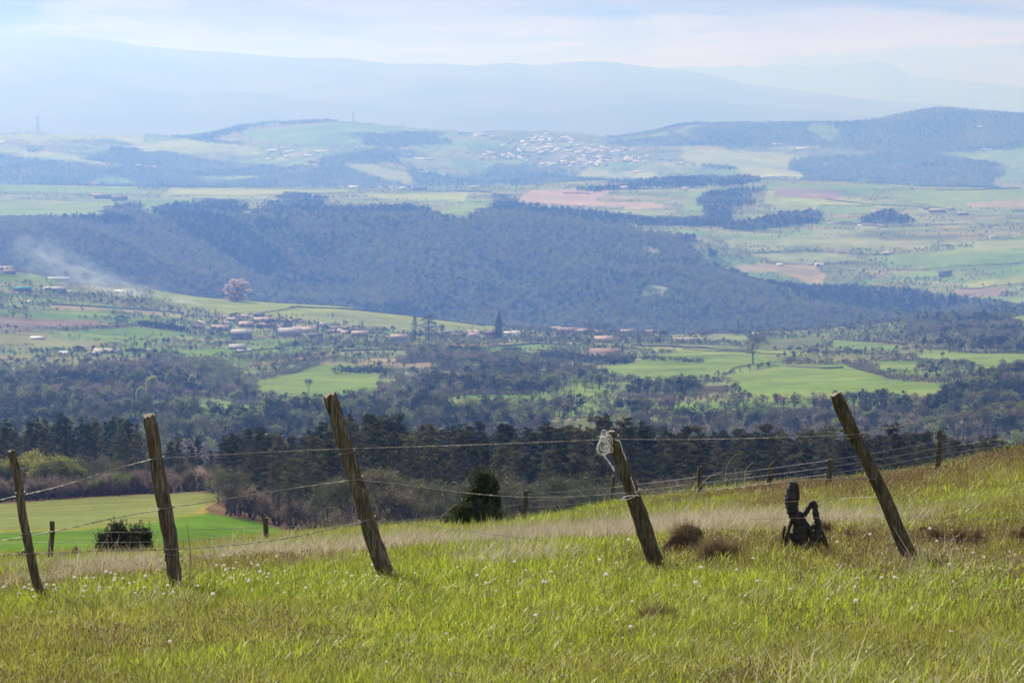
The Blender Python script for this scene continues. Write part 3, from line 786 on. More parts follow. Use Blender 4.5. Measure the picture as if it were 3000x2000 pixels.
# --- pine wood just beyond the meadow: every tree one can tell apart
x, y, z = candidates(5200, 285, 640, -250, 3250)
h = rng.uniform(11, 17, len(x)); u, v = proj(x, y, z)
hp = h * F / y
ok = (~inpoly(u, v, NEARFIELD)) & seen(x, y, z, h) & ~inpoly(u, v - 6, NEARFIELD)
ok &= (u > 640) | (y > 440)
# the crown line of the wood, traced: nothing stands taller than it
tops = dict(u=[-900, 0, 150, 300, 400, 480, 650, 760, 840, 1000, 1060, 1160, 1300, 1400, 1450, 1560, 1700, 1900, 2050, 2200, 2350, 2420, 2550, 2750, 2900, 3000, 3900],
            v=[1235, 1235, 1222, 1225, 1250, 1290, 1290, 1262, 1300, 1240, 1222, 1232, 1250, 1222, 1216, 1226, 1245, 1240, 1262, 1252, 1245, 1222, 1262, 1256, 1290, 1310, 1330])
tv = pr(tops, u)
topv = v - hp
h = np.where(topv < tv, (v - tv) * y / F * rng.uniform(.78, 1.10, len(x)), h); ok &= h > 6.5
x, y, z, h, u, v = (a[ok] for a in (x, y, z, h, u, v))
sel = []                                               # keep trees apart, nearest first
order = np.argsort(y)
grid = {}
for i in order:
    g = (int(x[i] // 4), int(y[i] // 4)); bad = False
    for dx in (-1, 0, 1):
        for dy in (-1, 0, 1):
            for j in grid.get((g[0] + dx, g[1] + dy), ()):
                if (x[i] - x[j]) ** 2 + (y[i] - y[j]) ** 2 < 4.1 ** 2: bad = True
    if not bad: grid.setdefault(g, []).append(i); sel.append(i)
sel = np.array(sel)
nzt = fbm(x[sel], y[sel], 28, 3, 91)
kinds = []
for k, i in enumerate(sel):
    if u[i] < 420 and y[i] > 520: kinds.append('fir' if nzt[k] > .42 else 'bare')
    elif u[i] < 700: kinds.append('bare' if nzt[k] > .53 else ('pine' if nzt[k] > .36 else 'dull'))
    elif y[i] < 338 and u[i] > 1000: kinds.append('bare' if (k * 7 % 10) < 8 else 'dull')
    else: kinds.append('pine' if (nzt[k] > .36 or y[i] > 430) else 'bare')
def where_near(uu):
    for lim, w in ((440, 'left of the second tall post'), (960, 'between the second and third posts'), (1790, 'between the third and fourth posts'),
                   (2450, 'between the fourth and fifth posts'), (9999, 'right of the last tall post')):
        if uu < lim: return w
desc = {'pine': ('dark pine in the wood beyond the meadow, ', 'pine'), 'fir': ('pointed fir in the wood beyond the field, ', 'fir'),
        'bare': ('leafless tree in the wood beyond the meadow, ', 'bare tree'), 'dull': ('low oak in the wood beyond the meadow, ', 'oak')}
num = {}; rest = []
for k, i in enumerate(sel):
    kd = kinds[k]; cap = {'pine': 285, 'fir': 90, 'bare': 190, 'dull': 60}[kd]
    vis = -300 < u[i] < 3300
    if vis and num.get(kd, 0) < cap:
        num[kd] = num.get(kd, 0) + 1; wz = where_near(u[i]); d, c = desc[kd]
        hh = h[i] * (0.62 if kd == 'bare' else 0.5 if kd == 'dull' else 1)
        plant(kd, x[i], y[i], z[i], hh, d + wz, c, c + 's, ' + wz, w=random.uniform(.85, 1.2) * (1.3 if kd == 'bare' else 1.0), tilt=random.uniform(-.05, .05))
    else: rest.append(i)
def inst(kind, name):
    return protos(name, [joined(t, name) for t in TREES[kind]])
print('near wood', len(sel), num, len(rest))
PR_PINE = inst('pine', 'proto_pine'); PR_BARE = inst('bare', 'proto_bare')
if rest:
    rest = np.array(rest)
    stuff('pine_wood_depths', np.stack([x[rest], y[rest], z[rest]], 1), rng.uniform(0, 6.28, len(rest)), h[rest] / 15, rng.integers(0, 7, len(rest)), PR_PINE,
          'farther dark pines closing the wood beyond the meadow', 'pine wood')
# brush at the foot of the wood
PR_BRUSH = protos('proto_brush', [joined(broad_meshes(3.2, 1.9, mt, nl, 1.3, trunkh=.25, depth=3, bush=True, leafsize=(.1, .22)), 'brush') for mt, nl in
                                  ((M_LEAFDULL, 260), (M_TWIG, 300), (M_TWIG, 200), (M_LEAF, 240), (M_ROSY, 200))])
x, y, z = candidates(9000, 270, 560, -250, 3250); u, v = proj(x, y, z)
ok = ~inpoly(u, v, NEARFIELD) & ~inpoly(u, v - 4, NEARFIELD) & seen(x, y, z, 4) & ((u > 650) | (y > 425)) & ((u > 1000) | (u < 500) | (rng.uniform(0, 1, len(x)) < .45))
x, y, z = x[ok], y[ok], z[ok]
stuff('undergrowth', np.stack([x, y, z], 1), rng.uniform(0, 6.28, len(x)), rng.uniform(.4, 1.25, len(x)), rng.choice(5, len(x), p=[.33, .32, .26, .06, .03]), PR_BRUSH,
      'brown leafless brush under and in front of the pines', 'undergrowth')
# yellow flowering shrubs at the far left
for k, (uu, vv, hh) in enumerate([(-40, 1472, 6.8), (15, 1470, 7.4), (62, 1468, 8), (100, 1468, 7.2), (135, 1466, 6.6), (165, 1464, 5.5), (190, 1464, 4.8)]):
    p = place(uu, vv, 420, 700)
    plant('gorse', p[0], p[1] + 14, float(gz(p[0], p[1] + 14)), hh, 'yellow green flowering shrub at the left end of the wood', 'shrub', 'yellow shrubs at the left end of the wood', w=1.2)

# --- valley, gorge and hills: woods too many to count, each kind one sheet of stuff
FT = {'dark': [far_tree(M_PINE, 9.5, 3.9, 150), far_tree(M_PINE, 10.5, 3.4, 150), far_tree(M_PINE, 11, 3.0, 140)],
      'mauve': [far_tree(M_TWIG, 9, 3.9, 110), far_tree(M_LEAFDULL, 9, 4.0, 110)],
      'olive': [far_tree(M_LEAFDULL, 9, 4.0, 110), far_tree(M_LEAF, 8, 3.6, 100)],
      'fresh': [far_tree(M_LEAF, 10, 3.4, 120), far_tree(M_GREENY, 9, 3.6, 110)]}
allp = [o for k in ('dark', 'mauve', 'olive', 'fresh') for o in FT[k]]
PR_FAR = protos('proto_far', allp); BASE = {'dark': (0, 3), 'mauve': (3, 2), 'olive': (5, 2), 'fresh': (7, 2)}
def mixidx(x, y, n, scale, bias, seed):
    a = fbm(x, y, scale, 4, seed); b = fbm(x, y, scale * .4, 3, seed + 7); r = rng.uniform(0, 1, n)
    idx = rng.integers(0, 3, n)
    mv = (a + (r - .5) * .16) < bias[0]; idx[mv] = rng.integers(3, 5, mv.sum())
    ol = (b + (r - .5) * .2) > bias[1]; idx[ol] = rng.integers(5, 7, ol.sum())
    fr = rng.uniform(0, 1, n) < bias[2]; idx[fr] = rng.integers(7, 9, fr.sum())
    return idx
def wood(name, label, n, y0, y1, hm, scale, bias, seed, keepout=0.0):
    x, y, z = candidates(n, y0, y1); h = rng.uniform(.65, 1.25, n) * hm
    u, v = proj(x, y, z); vm = v - 0.55 * h * F / y
    ok = wooded(u, vm, y) & seen(x, y, z, h)
    x, y, z, h = x[ok], y[ok], z[ok], h[ok]
    idx = mixidx(x, y, len(x), scale, bias, seed); s = h / 10
    if name == 'escarpment_wood':  # crests lighter, gullies darker: shading of the folds put into the tree colours
        rv = ridge(x, y); k = (rv < .22) & (rng.uniform(0, 1, len(x)) < .7); idx[k] = rng.choice([3, 5, 6, 7, 8], k.sum(), p=[.2, .2, .2, .2, .2])
        k = (rv > .34) & (rng.uniform(0, 1, len(x)) < .85); idx[k] = rng.integers(0, 3, k.sum())
    if name == 'escarpment_wood':                      # the nearer spur at the left is brown and budding
        k = (u[ok] < np.interp(vm[ok], [640, 700, 870], [480, 560, 680]) - 20) & (vm[ok] > 655) & (rng.uniform(0, 1, len(x)) < .86)
        idx[k] = rng.choice([3, 4, 5, 6, 7], k.sum(), p=[.36, .22, .2, .12, .1])
    w = s * rng.uniform(.8, 1.25, len(x))
    print(name, len(x))
    stuff(name, np.stack([x, y, z - .3], 1), rng.uniform(0, 6.28, len(x)), np.stack([w, w, s], 1), idx, PR_FAR, label, 'wood')
wood('valley_wood', 'bluish mixed wood filling the valley below the village', 42000, 700, 3650, 10.5, 130, (.465, .53, .09), 101)
wood('escarpment_wood', 'wooded escarpment behind the church spire under the plateau', 52000, 4200, 5700, 13.5, 300, (.475, .505, .24), 111)
wood('plateau_wood', 'dark copses on the rim and top of the plateau', 36000, 5560, 8300, 13, 300, (.40, .60, .04), 121)
wood('hill_wood', 'hazy woods on the far hills around the town', 60000, 9200, 12400, 13, 330, (.50, .47, .26), 131)

# scattered trees, bushes and orchards between the fields
def scattered(name, label, n, y0, y1, hm, seed, dens):
    x, y, z = candidates(n, y0, y1); h = rng.uniform(.35, 1.1, n) * hm; u, v = proj(x, y, z)
    ln = np.minimum(np.abs(fbm(x, y * 2.2, 170 if y1 < 4000 else 380, 2, seed) - .5), np.abs(fbm(x, y * 2.5, 110 if y1 < 4000 else 300, 2, seed + 5) - .5))
    ok = ~openfield(u, v, y) & ~wooded(u, v, y) & seen(x, y, z, h) & ((ln < .028) | ((fbm(x, y * 1.6, 60, 3, seed + 9) > .575) & (rng.uniform(0, 1, n) < .5)) | (rng.uniform(0, 1, n) < dens))
    x, y, z, h = x[ok], y[ok], z[ok], h[ok]; print(name, len(x))
    idx = rng.choice(9, len(x), p=[.13, .04, .08, .14, .17, .17, .12, .10, .05]); s = h / 10; w = s * rng.uniform(1, 1.6, len(x))
    stuff(name, np.stack([x, y, z - .2], 1), rng.uniform(0, 6.28, len(x)), np.stack([w, w, s], 1), idx, PR_FAR, label, 'scrub')
scattered('valley_scrub', 'bushes and small trees along the terrace edges of the valley', 80000, 1100, 3600, 6.0, 141, .08)
scattered('terrace_scrub', 'bushes along the terraces right of the gorge', 42000, 4300, 5560, 7, 151, .42)
scattered('plateau_scrub', 'bushes and hedges between the plateau fields', 30000, 5560, 8300, 7, 161, .07)
scattered('hill_scrub', 'hedges and small trees between the far hill fields', 42000, 9200, 12300, 9, 171, .2)
x, y, z = candidates(26000, 2500, 3550, 350, 2150); u, v = proj(x, y, z); h = rng.uniform(1.6, 5.2, len(x))
k = inany(u, v, [[(480, 925), (980, 925), (1100, 960), (1100, 1000), (900, 1000), (620, 1005), (490, 970)], [(1270, 965), (2090, 965), (2100, 1012), (1700, 1024), (1270, 1004)], [(60, 830), (480, 845), (500, 900), (60, 880)], [(60, 975), (480, 985), (480, 1050), (60, 1055)], [(-50, 770), (90, 790), (60, 830), (-50, 820)]]) & (rng.uniform(0, 1, len(x)) < .09)
x, y, z, h = x[k], y[k], z[k], h[k]; print('gardens', len(x))
stuff('garden_scrub', np.stack([x, y, z - .2], 1), rng.uniform(0, 6.28, len(x)), h / 10 * 1.3, rng.choice(9, len(x), p=[.2, .1, .1, .08, .1, .12, .14, .1, .06]), PR_FAR, 'garden bushes and orchard trees between the village houses', 'scrub')
# orchard rows
pts = []
for p in [q for q, c in VALLEY if c == ORCH]:
    x, y, z = candidates(60000, 2000, 3500); u, v = proj(x, y, z)
    x = x + rng.normal(0, .5, len(x)); y = np.round(y / 14) * 14 + rng.normal(0, 1.4, len(y))
    k = inpoly(u, v, p); pts.append(np.stack([x[k], y[k], gz(x[k], y[k])], 1))
pts = np.concatenate(pts)[:2600]
stuff('orchard', pts, rng.uniform(0, 6, len(pts)), rng.uniform(.28, .42, len(pts)), rng.choice([7, 8], len(pts)), PR_FAR, 'rows of small yellowish fruit trees on the shelf below the village', 'orchard')

# --- trees that stand out one by one: photo place of the foot, height in photo pixels
def treeat(kind, u_, v_, hpx, label, cat, y0=700, y1=9000, group=None, name=None, w=1.0):
    p = place(u_, v_, y0, y1); return plant(kind, *p, hpx * p[1] / F, label, cat, group, name, w)
treeat('rosy', 695, 882, 68, 'large rosy round tree on the skyline of the green shelf, left of the village', 'tree', 3000, 3700, w=2.1)
treeat('fir', 1216, 998, 72, 'narrow dark conifer left of the broad conifer, left of the church spire', 'conifer', 2400, 3600, name='conifer_tree', w=2.1)
treeat('pine', 1256, 998, 78, 'broad dark conifer beside the narrow one, left of the church spire', 'conifer', 2400, 3600, name='conifer_tree', w=2.7)
treeat('pale', 438, 1190, 92, 'pale green tree before the dark wood, left of the pale poplar', 'tree', 900, 2400, w=.75)
treeat('pale', 412, 1190, 60, 'smaller pale green tree touching the big pale one below the village', 'tree', 900, 2400, w=.7)
treeat('poplar', 493, 1170, 92, 'tall slim pale yellow poplar in front of the dark wood at left', 'poplar', 900, 2400, w=.75)
treeat('poplar', 508, 1172, 62, 'shorter pale poplar just right of the tall slim one', 'poplar', 900, 2400, w=.8)
treeat('pale', 570, 1165, 70, 'narrow pale green tree right of the two poplars', 'tree', 900, 2400, w=.6)
treeat('pale', 683, 1195, 48, 'light green tree beside its twin above the small green clearing at left', 'tree', 900, 2400, w=.8)
treeat('pale', 706, 1195, 55, 'light green tree right of its twin above the small green clearing at left', 'tree', 900, 2400, w=.8)
treeat('poplar', 1284, 1205, 52, 'small pale yellow green tree amid the dark valley wood, below the church', 'tree', 900, 2400, w=.9, name='pale_tree')
treeat('bare', 905, 1160, 55, 'bare tree standing before the bright field above the third tall post', 'bare tree', 900, 2400, w=.9)
treeat('bare', 2207, 1068, 92, 'lone leafless tree with dark trunk at the edge of two bright fields', 'bare tree', 1400, 3000, w=1.9)
treeat('poplar', 2520, 965, 52, 'pointed yellow tree on the ridge, left one of the yellow pair before the gorge', 'tree', 1900, 3600, w=.9, name='yellow_tree')
treeat('poplar', 2628, 955, 56, 'pointed yellow tree on the ridge, right one of the yellow pair beside the brown knoll', 'tree', 1900, 3600, w=1.1, name='yellow_tree')
treeat('fir', 2163, 978, 40, 'dark cone shaped conifer alone on the ridge right of the village', 'conifer', 2300, 3700, name='conifer_tree', w=1.5)
treeat('darkround', 2068, 1006, 36, 'dark round oak beside the low house at the right end of the village', 'oak', 2300, 3700)
treeat('fir', 1870, 1008, 42, 'dark conifer in a garden right of the farm, taller of the garden trees', 'conifer', 2300, 3700, name='conifer_tree', w=1.3)
treeat('darkround', 1942, 998, 32, 'dark round garden tree between the conifer and the low house', 'tree', 2300, 3700, name='garden_tree', w=1.1)
treeat('dull', 1760, 992, 50, 'wide brown budding tree behind the pink roofed house in the village', 'tree', 2500, 3700, w=1.25, name='budding_tree')
treeat('dull', 1722, 985, 45, 'brown budding tree left of the wide one behind the village roofs', 'tree', 2500, 3700, w=1.1, name='budding_tree')
treeat('poplar', 1722, 1022, 36, 'yellow leaved tree in front of the pink roofed house', 'tree', 2200, 3700, w=1.6, name='yellow_tree')
for k, (uu, vv, hh) in enumerate([(120, 1120, 40), (545, 1240, 44), (610, 1215, 50), (1015, 1250, 46), (1110, 1230, 44), (1380, 1210, 46), (1560, 1190, 40), (1760, 1240, 44), (2100, 1190, 40), (2560, 1235, 46), (2890, 1230, 44), (2760, 1060, 34), (2480, 1040, 26), (1390, 1100, 36), (320, 1215, 40), (2330, 1205, 36), (1000, 1100, 26), (820, 1195, 44)]):
    treeat('pale', uu, vv, hh, 'pale budding tree standing out of the darker valley wood ' + ('left' if uu < 1460 else 'right') + ' of the church spire', 'tree', 900, 3000, 'pale trees in the valley wood ' + ('left' if uu < 1460 else 'right') + ' of the spire', w=.75)
for k, (uu, vv, hh, ww, kd) in enumerate([(575, 922, 24, 1, 'fir'), (612, 925, 22, .9, 'fir'), (632, 928, 26, 1.6, 'fir'), (818, 962, 42, 1.7, 'fir'), (790, 962, 24, 1.2, 'darkround'), (693, 936, 22, 1.4, 'darkround'),
      (1008, 962, 32, 1.4, 'fir'), (1062, 965, 30, 1.3, 'fir'), (1125, 978, 22, 1.2, 'darkround'), (955, 975, 24, 1.6, 'darkround'), (350, 943, 20, 2.2, 'darkround'), (365, 944, 18, 2, 'darkround'),
      (430, 1022, 24, 1.2, 'darkround'), (612, 1012, 30, 1.0, 'dull'), (2420, 962, 20, 1.3, 'pine'), (1297, 985, 38, .7, 'leafy'), (1480, 1000, 16, 1.8, 'darkround'), (1440, 1002, 15, 2, 'darkround')]):
    treeat(kd, uu, vv, hh, ['dark conifer', 'dark conifer', 'broad dark conifer'][k % 3] + ' standing among the village roofs left of the church' if kd == 'fir' else 'low dark garden tree among the village houses' if kd == 'darkround' else 'garden tree at the edge of the village',
           'village tree', 2300, 3700, 'trees among the village houses', 'village_tree', ww)
# single trees of the valley floor and its fields
x, y, z = candidates(2600, 780, 2900); hh = rng.uniform(6, 12, len(x)); u, v = proj(x, y, z)
ok = wooded(u, v - .55 * hh * F / y, y) & seen(x, y, z, hh) & (u > -50) & (u < 3050) & ((v < 1330) )
idx = np.where(ok)[0]; idx = idx[np.argsort(y[idx])]
idx = np.concatenate([idx[:230], rng.choice(idx[230:], min(200, len(idx) - 230), replace=False)])
nn = {}
for i in idx:
    q = fbm(x[i], y[i], 130, 4, 101); r = random.random()
    kd = 'pine' if r < .02 else 'darkround' if (q > .5 and r < .5) else 'bare' if r < .62 else 'dull' if r < .86 else 'leafy'
    if nn.get(kd, 0) > {'pine': 8, 'darkround': 130, 'bare': 100, 'dull': 120, 'leafy': 100}[kd]: continue
    nn[kd] = nn.get(kd, 0) + 1
    wz = 'left of the church spire' if u[i] < 1450 else 'right of the church spire'
    far = 'in the valley just over the pines, ' if y[i] < 1700 else 'near the bright valley fields, '
    plant(kd, x[i], y[i], z[i], hh[i] * (1.15 if kd != 'dull' else .9), {'pine': 'dark pine ', 'darkround': 'dark round oak ', 'bare': 'leafless brown tree ', 'dull': 'olive brown oak ', 'leafy': 'fresh green tree '}[kd] + far + wz,
          {'pine': 'pine', 'darkround': 'evergreen oak', 'bare': 'bare tree', 'dull': 'oak', 'leafy': 'leafy tree'}[kd], kd.replace('round', ' oak') + 's ' + far + wz, w=random.uniform(.9, 1.3))

# --- hedges and terrace walls
def hedge(pts, hpx, label, y0=900, y1=3700, name='hedge', mat=None, cat='hedge', dense=1.0):
    P = [place(a, b, y0, y1) for a, b in pts]; P = np.array(P)
    seg = np.linalg.norm(np.diff(P, axis=0), axis=1); L = seg.sum(); H = hpx * P[:, 1].mean() / F
    n = int(min(2600, L * 7 * dense)); s = rng.uniform(0, L, n); cs = np.concatenate([[0], np.cumsum(seg)])
    X = np.interp(s, cs, P[:, 0]); Y = np.interp(s, cs, P[:, 1])
    prof = 0.45 + 0.9 * fbm(s, s * 0, max(6, L / 26), 3, int(abs(pts[0][0])) + 3)
    o3 = ellip(n, 1, 1, 1, shell=.4)
    X = X + o3[:, 0] * H * .7; Y = Y + o3[:, 1] * H * .7; Z = gz(X, Y) + H * .5 * prof * (1 + o3[:, 2])
    b = P[0]; mb = MB(); leaves(mb, np.stack([X, Y, Z], 1) - b, rng.uniform(.35, .8, n) * H * .45 * (1 if H > 2 else 1.4))
    o = mb.build(name, mat or M_LEAFDULL, loc=b); tag(o, label, cat); return o
def drywall(pts, hpx, label, y0=900, y1=3700):
    P = [place(a, b, y0, y1) for a, b in pts]; b = np.array(P[0]); Q = []
    for i in range(len(P) - 1):
        n = 8
        for k in range(n):
            t = k / n; xx = P[i][0] * (1 - t) + P[i + 1][0] * t; yy = P[i][1] * (1 - t) + P[i + 1][1] * t; Q.append((xx, yy, float(gz(xx, yy))))
    Q.append(P[-1]); Q = np.array(Q) - b; H = hpx * b[1] / F; n = len(Q); w = .35
    T = np.gradient(Q[:, :2], axis=0); T /= np.linalg.norm(T, axis=1)[:, None]; Nn = np.stack([-T[:, 1], T[:, 0]], 1) * w
    hh = H * rng.uniform(.75, 1.15, n)
    V = []
    for i in range(n):
        for sx, zz in ((-1, -1.0), (-1, hh[i]), (1, hh[i]), (1, -1.0)):
            V.append((Q[i, 0] + sx * Nn[i, 0], Q[i, 1] + sx * Nn[i, 1], Q[i, 2] + zz))
    q = [(i * 4 + k, i * 4 + (k + 1) % 4, (i + 1) * 4 + (k + 1) % 4, (i + 1) * 4 + k) for i in range(n - 1) for k in range(4)]
    q += [(0, 3, 2, 1), (n * 4 - 4, n * 4 - 3, n * 4 - 2, n * 4 - 1)]
    mb = MB(); mb.add(V, q); o = mb.build('terrace_wall', M_STONE, loc=b); tag(o, label, 'stone wall'); return o
M_STONE = noisy('dry_stone', (0.06, 0.055, 0.05), (0.15, 0.14, 0.12), 1.2)
hedge([(762, 1112), (800, 1105), (850, 1096), (932, 1068)], 13, 'dark hedge along the top of the bright field above the third post')
hedge([(2000, 1024), (2100, 1030), (2200, 1036), (2300, 1041)], 7, 'thin dark hedge under the low house right of the village')
hedge([(2118, 1100), (2150, 1082), (2200, 1072), (2295, 1063)], 8, 'dark hedge between the two bright fields beside the lone tree')
hedge([(2295, 1066), (2350, 1066), (2435, 1068)], 20, 'bushy dark hedge right of the lone tree')
hedge([(2478, 1066), (2520, 1084), (2600, 1105), (2680, 1118), (2770, 1124)], 18, 'long bushy hedge sloping down the right side of the big bright field')
hedge([(2550, 1060), (2650, 1058), (2760, 1062), (2850, 1072)], 15, 'dark hedge above the small bright field at right')
hedge([(2680, 1022), (2780, 1028), (2900, 1036), (3050, 1042)], 12, 'dark hedge under the brown wooded knoll')
hedge([(2380, 1030), (2480, 1036), (2600, 1042), (2680, 1044)], 8, 'low hedge between pale terraces left of the wooded knoll')
hedge([(2440, 996), (2560, 1002), (2650, 1012)], 8, 'short hedge above the narrow green strip near the ridge')
hedge([(70, 970), (180, 969), (300, 962), (420, 953)], 9, 'dark hedge below the mauve ploughed strip at left')
hedge([(405, 955), (440, 958), (480, 964), (540, 972)], 22, 'tall very dark hedge left of the village', mat=M_BROOM, dense=2)
hedge([(330, 995), (380, 997), (422, 997)], 8, 'short hedge in the green field left of the village')
hedge([(725, 922), (780, 917), (840, 908), (885, 900)], 7, 'dark hedge beside the track over the green shelf')
hedge([(725, 1100), (780, 1098), (860, 1082), (930, 1058)], 8, 'dark hedge below the yellow orchard')
hedge([(730, 1076), (800, 1074), (900, 1060), (1000, 1046)], 11, 'bushy hedge along the lower edge of the orchard')
hedge([(1580, 1045), (1640, 1050), (1720, 1062), (1790, 1068), (1850, 1060)], 26, 'tall dark hedge in front of the big red roofed farm', mat=M_BROOM, dense=2)
hedge([(1560, 1070), (1620, 1080), (1700, 1096), (1735, 1110)], 34, 'tall bushy hedge below the farm field', dense=2)
hedge([(1880, 1055), (1940, 1058), (2000, 1060), (2060, 1062)], 18, 'dark hedge of round bushes right of the farm', mat=M_BROOM)
hedge([(980, 1095), (1060, 1092), (1130, 1096)], 26, 'round dark bushes above the bright field below the village', mat=M_BROOM)
hedge([(820, 1018), (900, 1006), (1000, 992)], 16, 'green bushy hedge below the village houses', mat=M_LEAF)
hedge([(690, 1036), (740, 1030), (830, 1022)], 9, 'low hedge below the striped roof barn')
hedge([(820, 1052), (900, 1050), (960, 1048)], 18, 'short dark hedge left of the tan field')
hedge([(600, 1160), (690, 1180), (790, 1190)], 9, 'thin hedge across the small clearing at left')
hedge([(100, 1012), (60, 1014), (-60, 1018)], 10, 'low hedge at the left edge below the mauve field')
drywall([(850, 900), (1000, 905), (1200, 925), (1420, 955)], 4, 'low pale wall crossing the green shelf behind the village')
drywall([(150, 893), (300, 900), (540, 918)], 4, 'low stone wall below the smoke at left')
drywall([(1850, 1012), (1960, 1016), (2080, 1022), (2200, 1028)], 6, 'dark terrace wall below the low house at the village end')
drywall([(1440, 1016), (1560, 1008), (1720, 1010)], 5, 'terrace wall below the church field')
drywall([(2300, 1072), (2420, 1080), (2470, 1078)], 5, 'short terrace wall at the top of the big bright field')
drywall([(1000, 1030), (1150, 1024), (1200, 1026)], 5, 'terrace wall below the two big conifers')
for k, pl in enumerate([[(2420, 650), (2600, 668), (2800, 660)], [(2160, 742), (2350, 735), (2600, 748)], [(2600, 792), (2800, 782), (3000, 770)], [(2250, 770), (2420, 775), (2600, 778)], [(2820, 848), (2920, 838), (3050, 820)]]):
    hedge(pl, 6, ['terrace hedge below the plateau houses', 'upper hedge over the pale terraces', 'hedge above the yellow green field at the right edge', 'hedge level with the white sheds', 'hedge below the yellow green field at the right edge'][k] + ' beyond the gorge', 4300, 6500)
for k, pl in enumerate([[(500, 576), (700, 577), (900, 570), (1080, 564)], [(2420, 585), (2500, 596), (2600, 604), (2760, 610)], [(1180, 560), (1330, 562), (1440, 566)], [(2740, 560), (2860, 558), (2990, 553)], [(2400, 604), (2560, 606)], [(1650, 568), (1730, 570)]]):
    hedge(pl, 6, ['long dark hedge line across the plateau at left', 'hedge along the plateau road at right', 'hedge line left of the salmon field', 'hedge at the far right of the plateau', 'short hedge above the plateau hamlet', 'thin hedge inside the salmon field'][k], 5560, 8300)
# ---------------------------------------------------------------- buildings
def wallmat(n, c): return noisy(n, tuple(a * .8 for a in c), c, 0.6)
WALL = {'cream': wallmat('cream_render', (.50, .44, .36)), 'grey': wallmat('grey_render', (.30, .28, .26)), 'stone': wallmat('old_stone', (.24, .20, .17)),
        'white': wallmat('white_render', (.80, .79, .75)), 'dark': wallmat('dark_stone', (.13, .11, .10)), 'teal': wallmat('teal_sheet', (.06, .26, .27))}
ROOF = {'pink': noisy('pink_tiles', (.32, .24, .20), (.48, .38, .33), 1.5), 'red': noisy('red_tiles', (.20, .13, .105), (.31, .215, .17), 1.5),
        'pale': noisy('pale_tiles', (.34, .30, .28), (.50, .45, .42), 1.5), 'dark': noisy('dark_tiles', (.10, .085, .08), (.18, .15, .14), 1.5),
        'white': noisy('white_sheet', (.74, .74, .74), (.88, .88, .88), .5), 'grey': noisy('grey_sheet', (.30, .29, .30), (.42, .40, .40), .5), 'teal': noisy('teal_roof', (.05, .22, .24), (.08, .30, .32), .5)}
M_GLASS = noisy('window_pane', (.03, .035, .04), (.06, .065, .07), 1, rough=.2, spec=.6)
M_SHUT = noisy('shutter_paint', (.16, .13, .11), (.24, .2, .17), 3)
def boxm(mb, x0, x1, y0, y1, z0, z1):
    V = [(x0, y0, z0), (x1, y0, z0), (x1, y1, z0), (x0, y1, z0), (x0, y0, z1), (x1, y0, z1), (x1, y1, z1), (x0, y1, z1)]
    mb.add(V, [(0, 3, 2, 1), (4, 5, 6, 7), (0, 1, 5, 4), (1, 2, 6, 5), (2, 3, 7, 6), (3, 0, 4, 7)])
def gable(mb, L, W, z, rh, over=.4, th=.25):
    """ridge along x; two slabs with thickness"""
    l = L / 2 + over; w = W / 2 + over; e = z - rh * over / (W / 2)
    V = []
    for dz in (0, th):
        V += [(-l, -w, e + dz), (l, -w, e + dz), (l, 0, z + rh + dz), (-l, 0, z + rh + dz), (-l, w, e + dz), (l, w, e + dz)]
    q = [(0, 3, 2, 1), (3, 4, 5, 2), (6, 7, 8, 9), (9, 8, 11, 10), (0, 1, 7, 6), (4, 10, 11, 5), (0, 6, 9, 3), (3, 9, 10, 4), (1, 2, 8, 7), (2, 5, 11, 8)]
    mb.add(V, q)
def gable_walls(mb, L, W, z, rh):
    boxm(mb, -L / 2, L / 2, -W / 2, W / 2, -2.5, z - .02)
    for s in (-1, 1):
        x = s * L / 2; xi = x - s * .3
        mb.add([(x, -W / 2, z - .02), (x, W / 2, z - .02), (x, 0, z + rh - .02), (xi, -W / 2, z - .02), (xi, W / 2, z - .02), (xi, 0, z + rh - .02)],
               [(0, 1, 4, 3), (1, 2, 5, 4), (2, 0, 3, 5)], [(0, 2, 1), (3, 4, 5)])
def house(u, v, wpx, hpx, rpx, wall, roof, label, ang=0.0, depth=None, win=0, y0=2300, y1=3750, name='house', cat='house', group=None, chim=False, parts=True, cz=0.0):
    p = place(u, v, y0, y1); k = p[1] / F; L = wpx * k * .82; H = hpx * k; R = rpx * k
    W = depth or max(7.0, min(12.0, L * .6))
    e = empty(name, (p[0], p[1], p[2] + cz), math.atan2(-p[0], p[1]) * 0 + math.radians(ang))
    mb = MB(); gable_walls(mb, L, W, H, R); mb.build('wall', WALL[wall], e)
    mb = MB(); gable(mb, L, W, H, R); ro = mb.build('roof', ROOF[roof], e)
    if chim:
        mb = MB(); boxm(mb, L * .2, L * .2 + .8, -.4, .4, H + R - .5, H + R + 1.1); mb.build('chimney', WALL['cream'], ro)
    for i in range(win):
        x = -L / 2 + L * (i + .5) / win
        for zz in ([H * .28, H * .68] if H > 5.5 else [H * .5]):
            fb = MB()
            for bx in ((-.65, -.5), (.5, .65)): boxm(fb, x + bx[0], x + bx[1], -W / 2 - .07, -W / 2 - .003, zz - .7, zz + .7)
            boxm(fb, x - .5, x + .5, -W / 2 - .07, -W / 2 - .003, zz + .6, zz + .7); boxm(fb, x - .5, x + .5, -W / 2 - .07, -W / 2 - .003, zz - .7, zz - .6)
            w_ = fb.build('window', M_SHUT, e)
            pb = MB(); boxm(pb, x - .5, x + .5, -W / 2 - .04, -W / 2 - .004, zz - .6, zz + .6); pb.build('pane', M_GLASS, w_)
    tag(e, label, cat, group); return e
GV = 'houses of the near village'
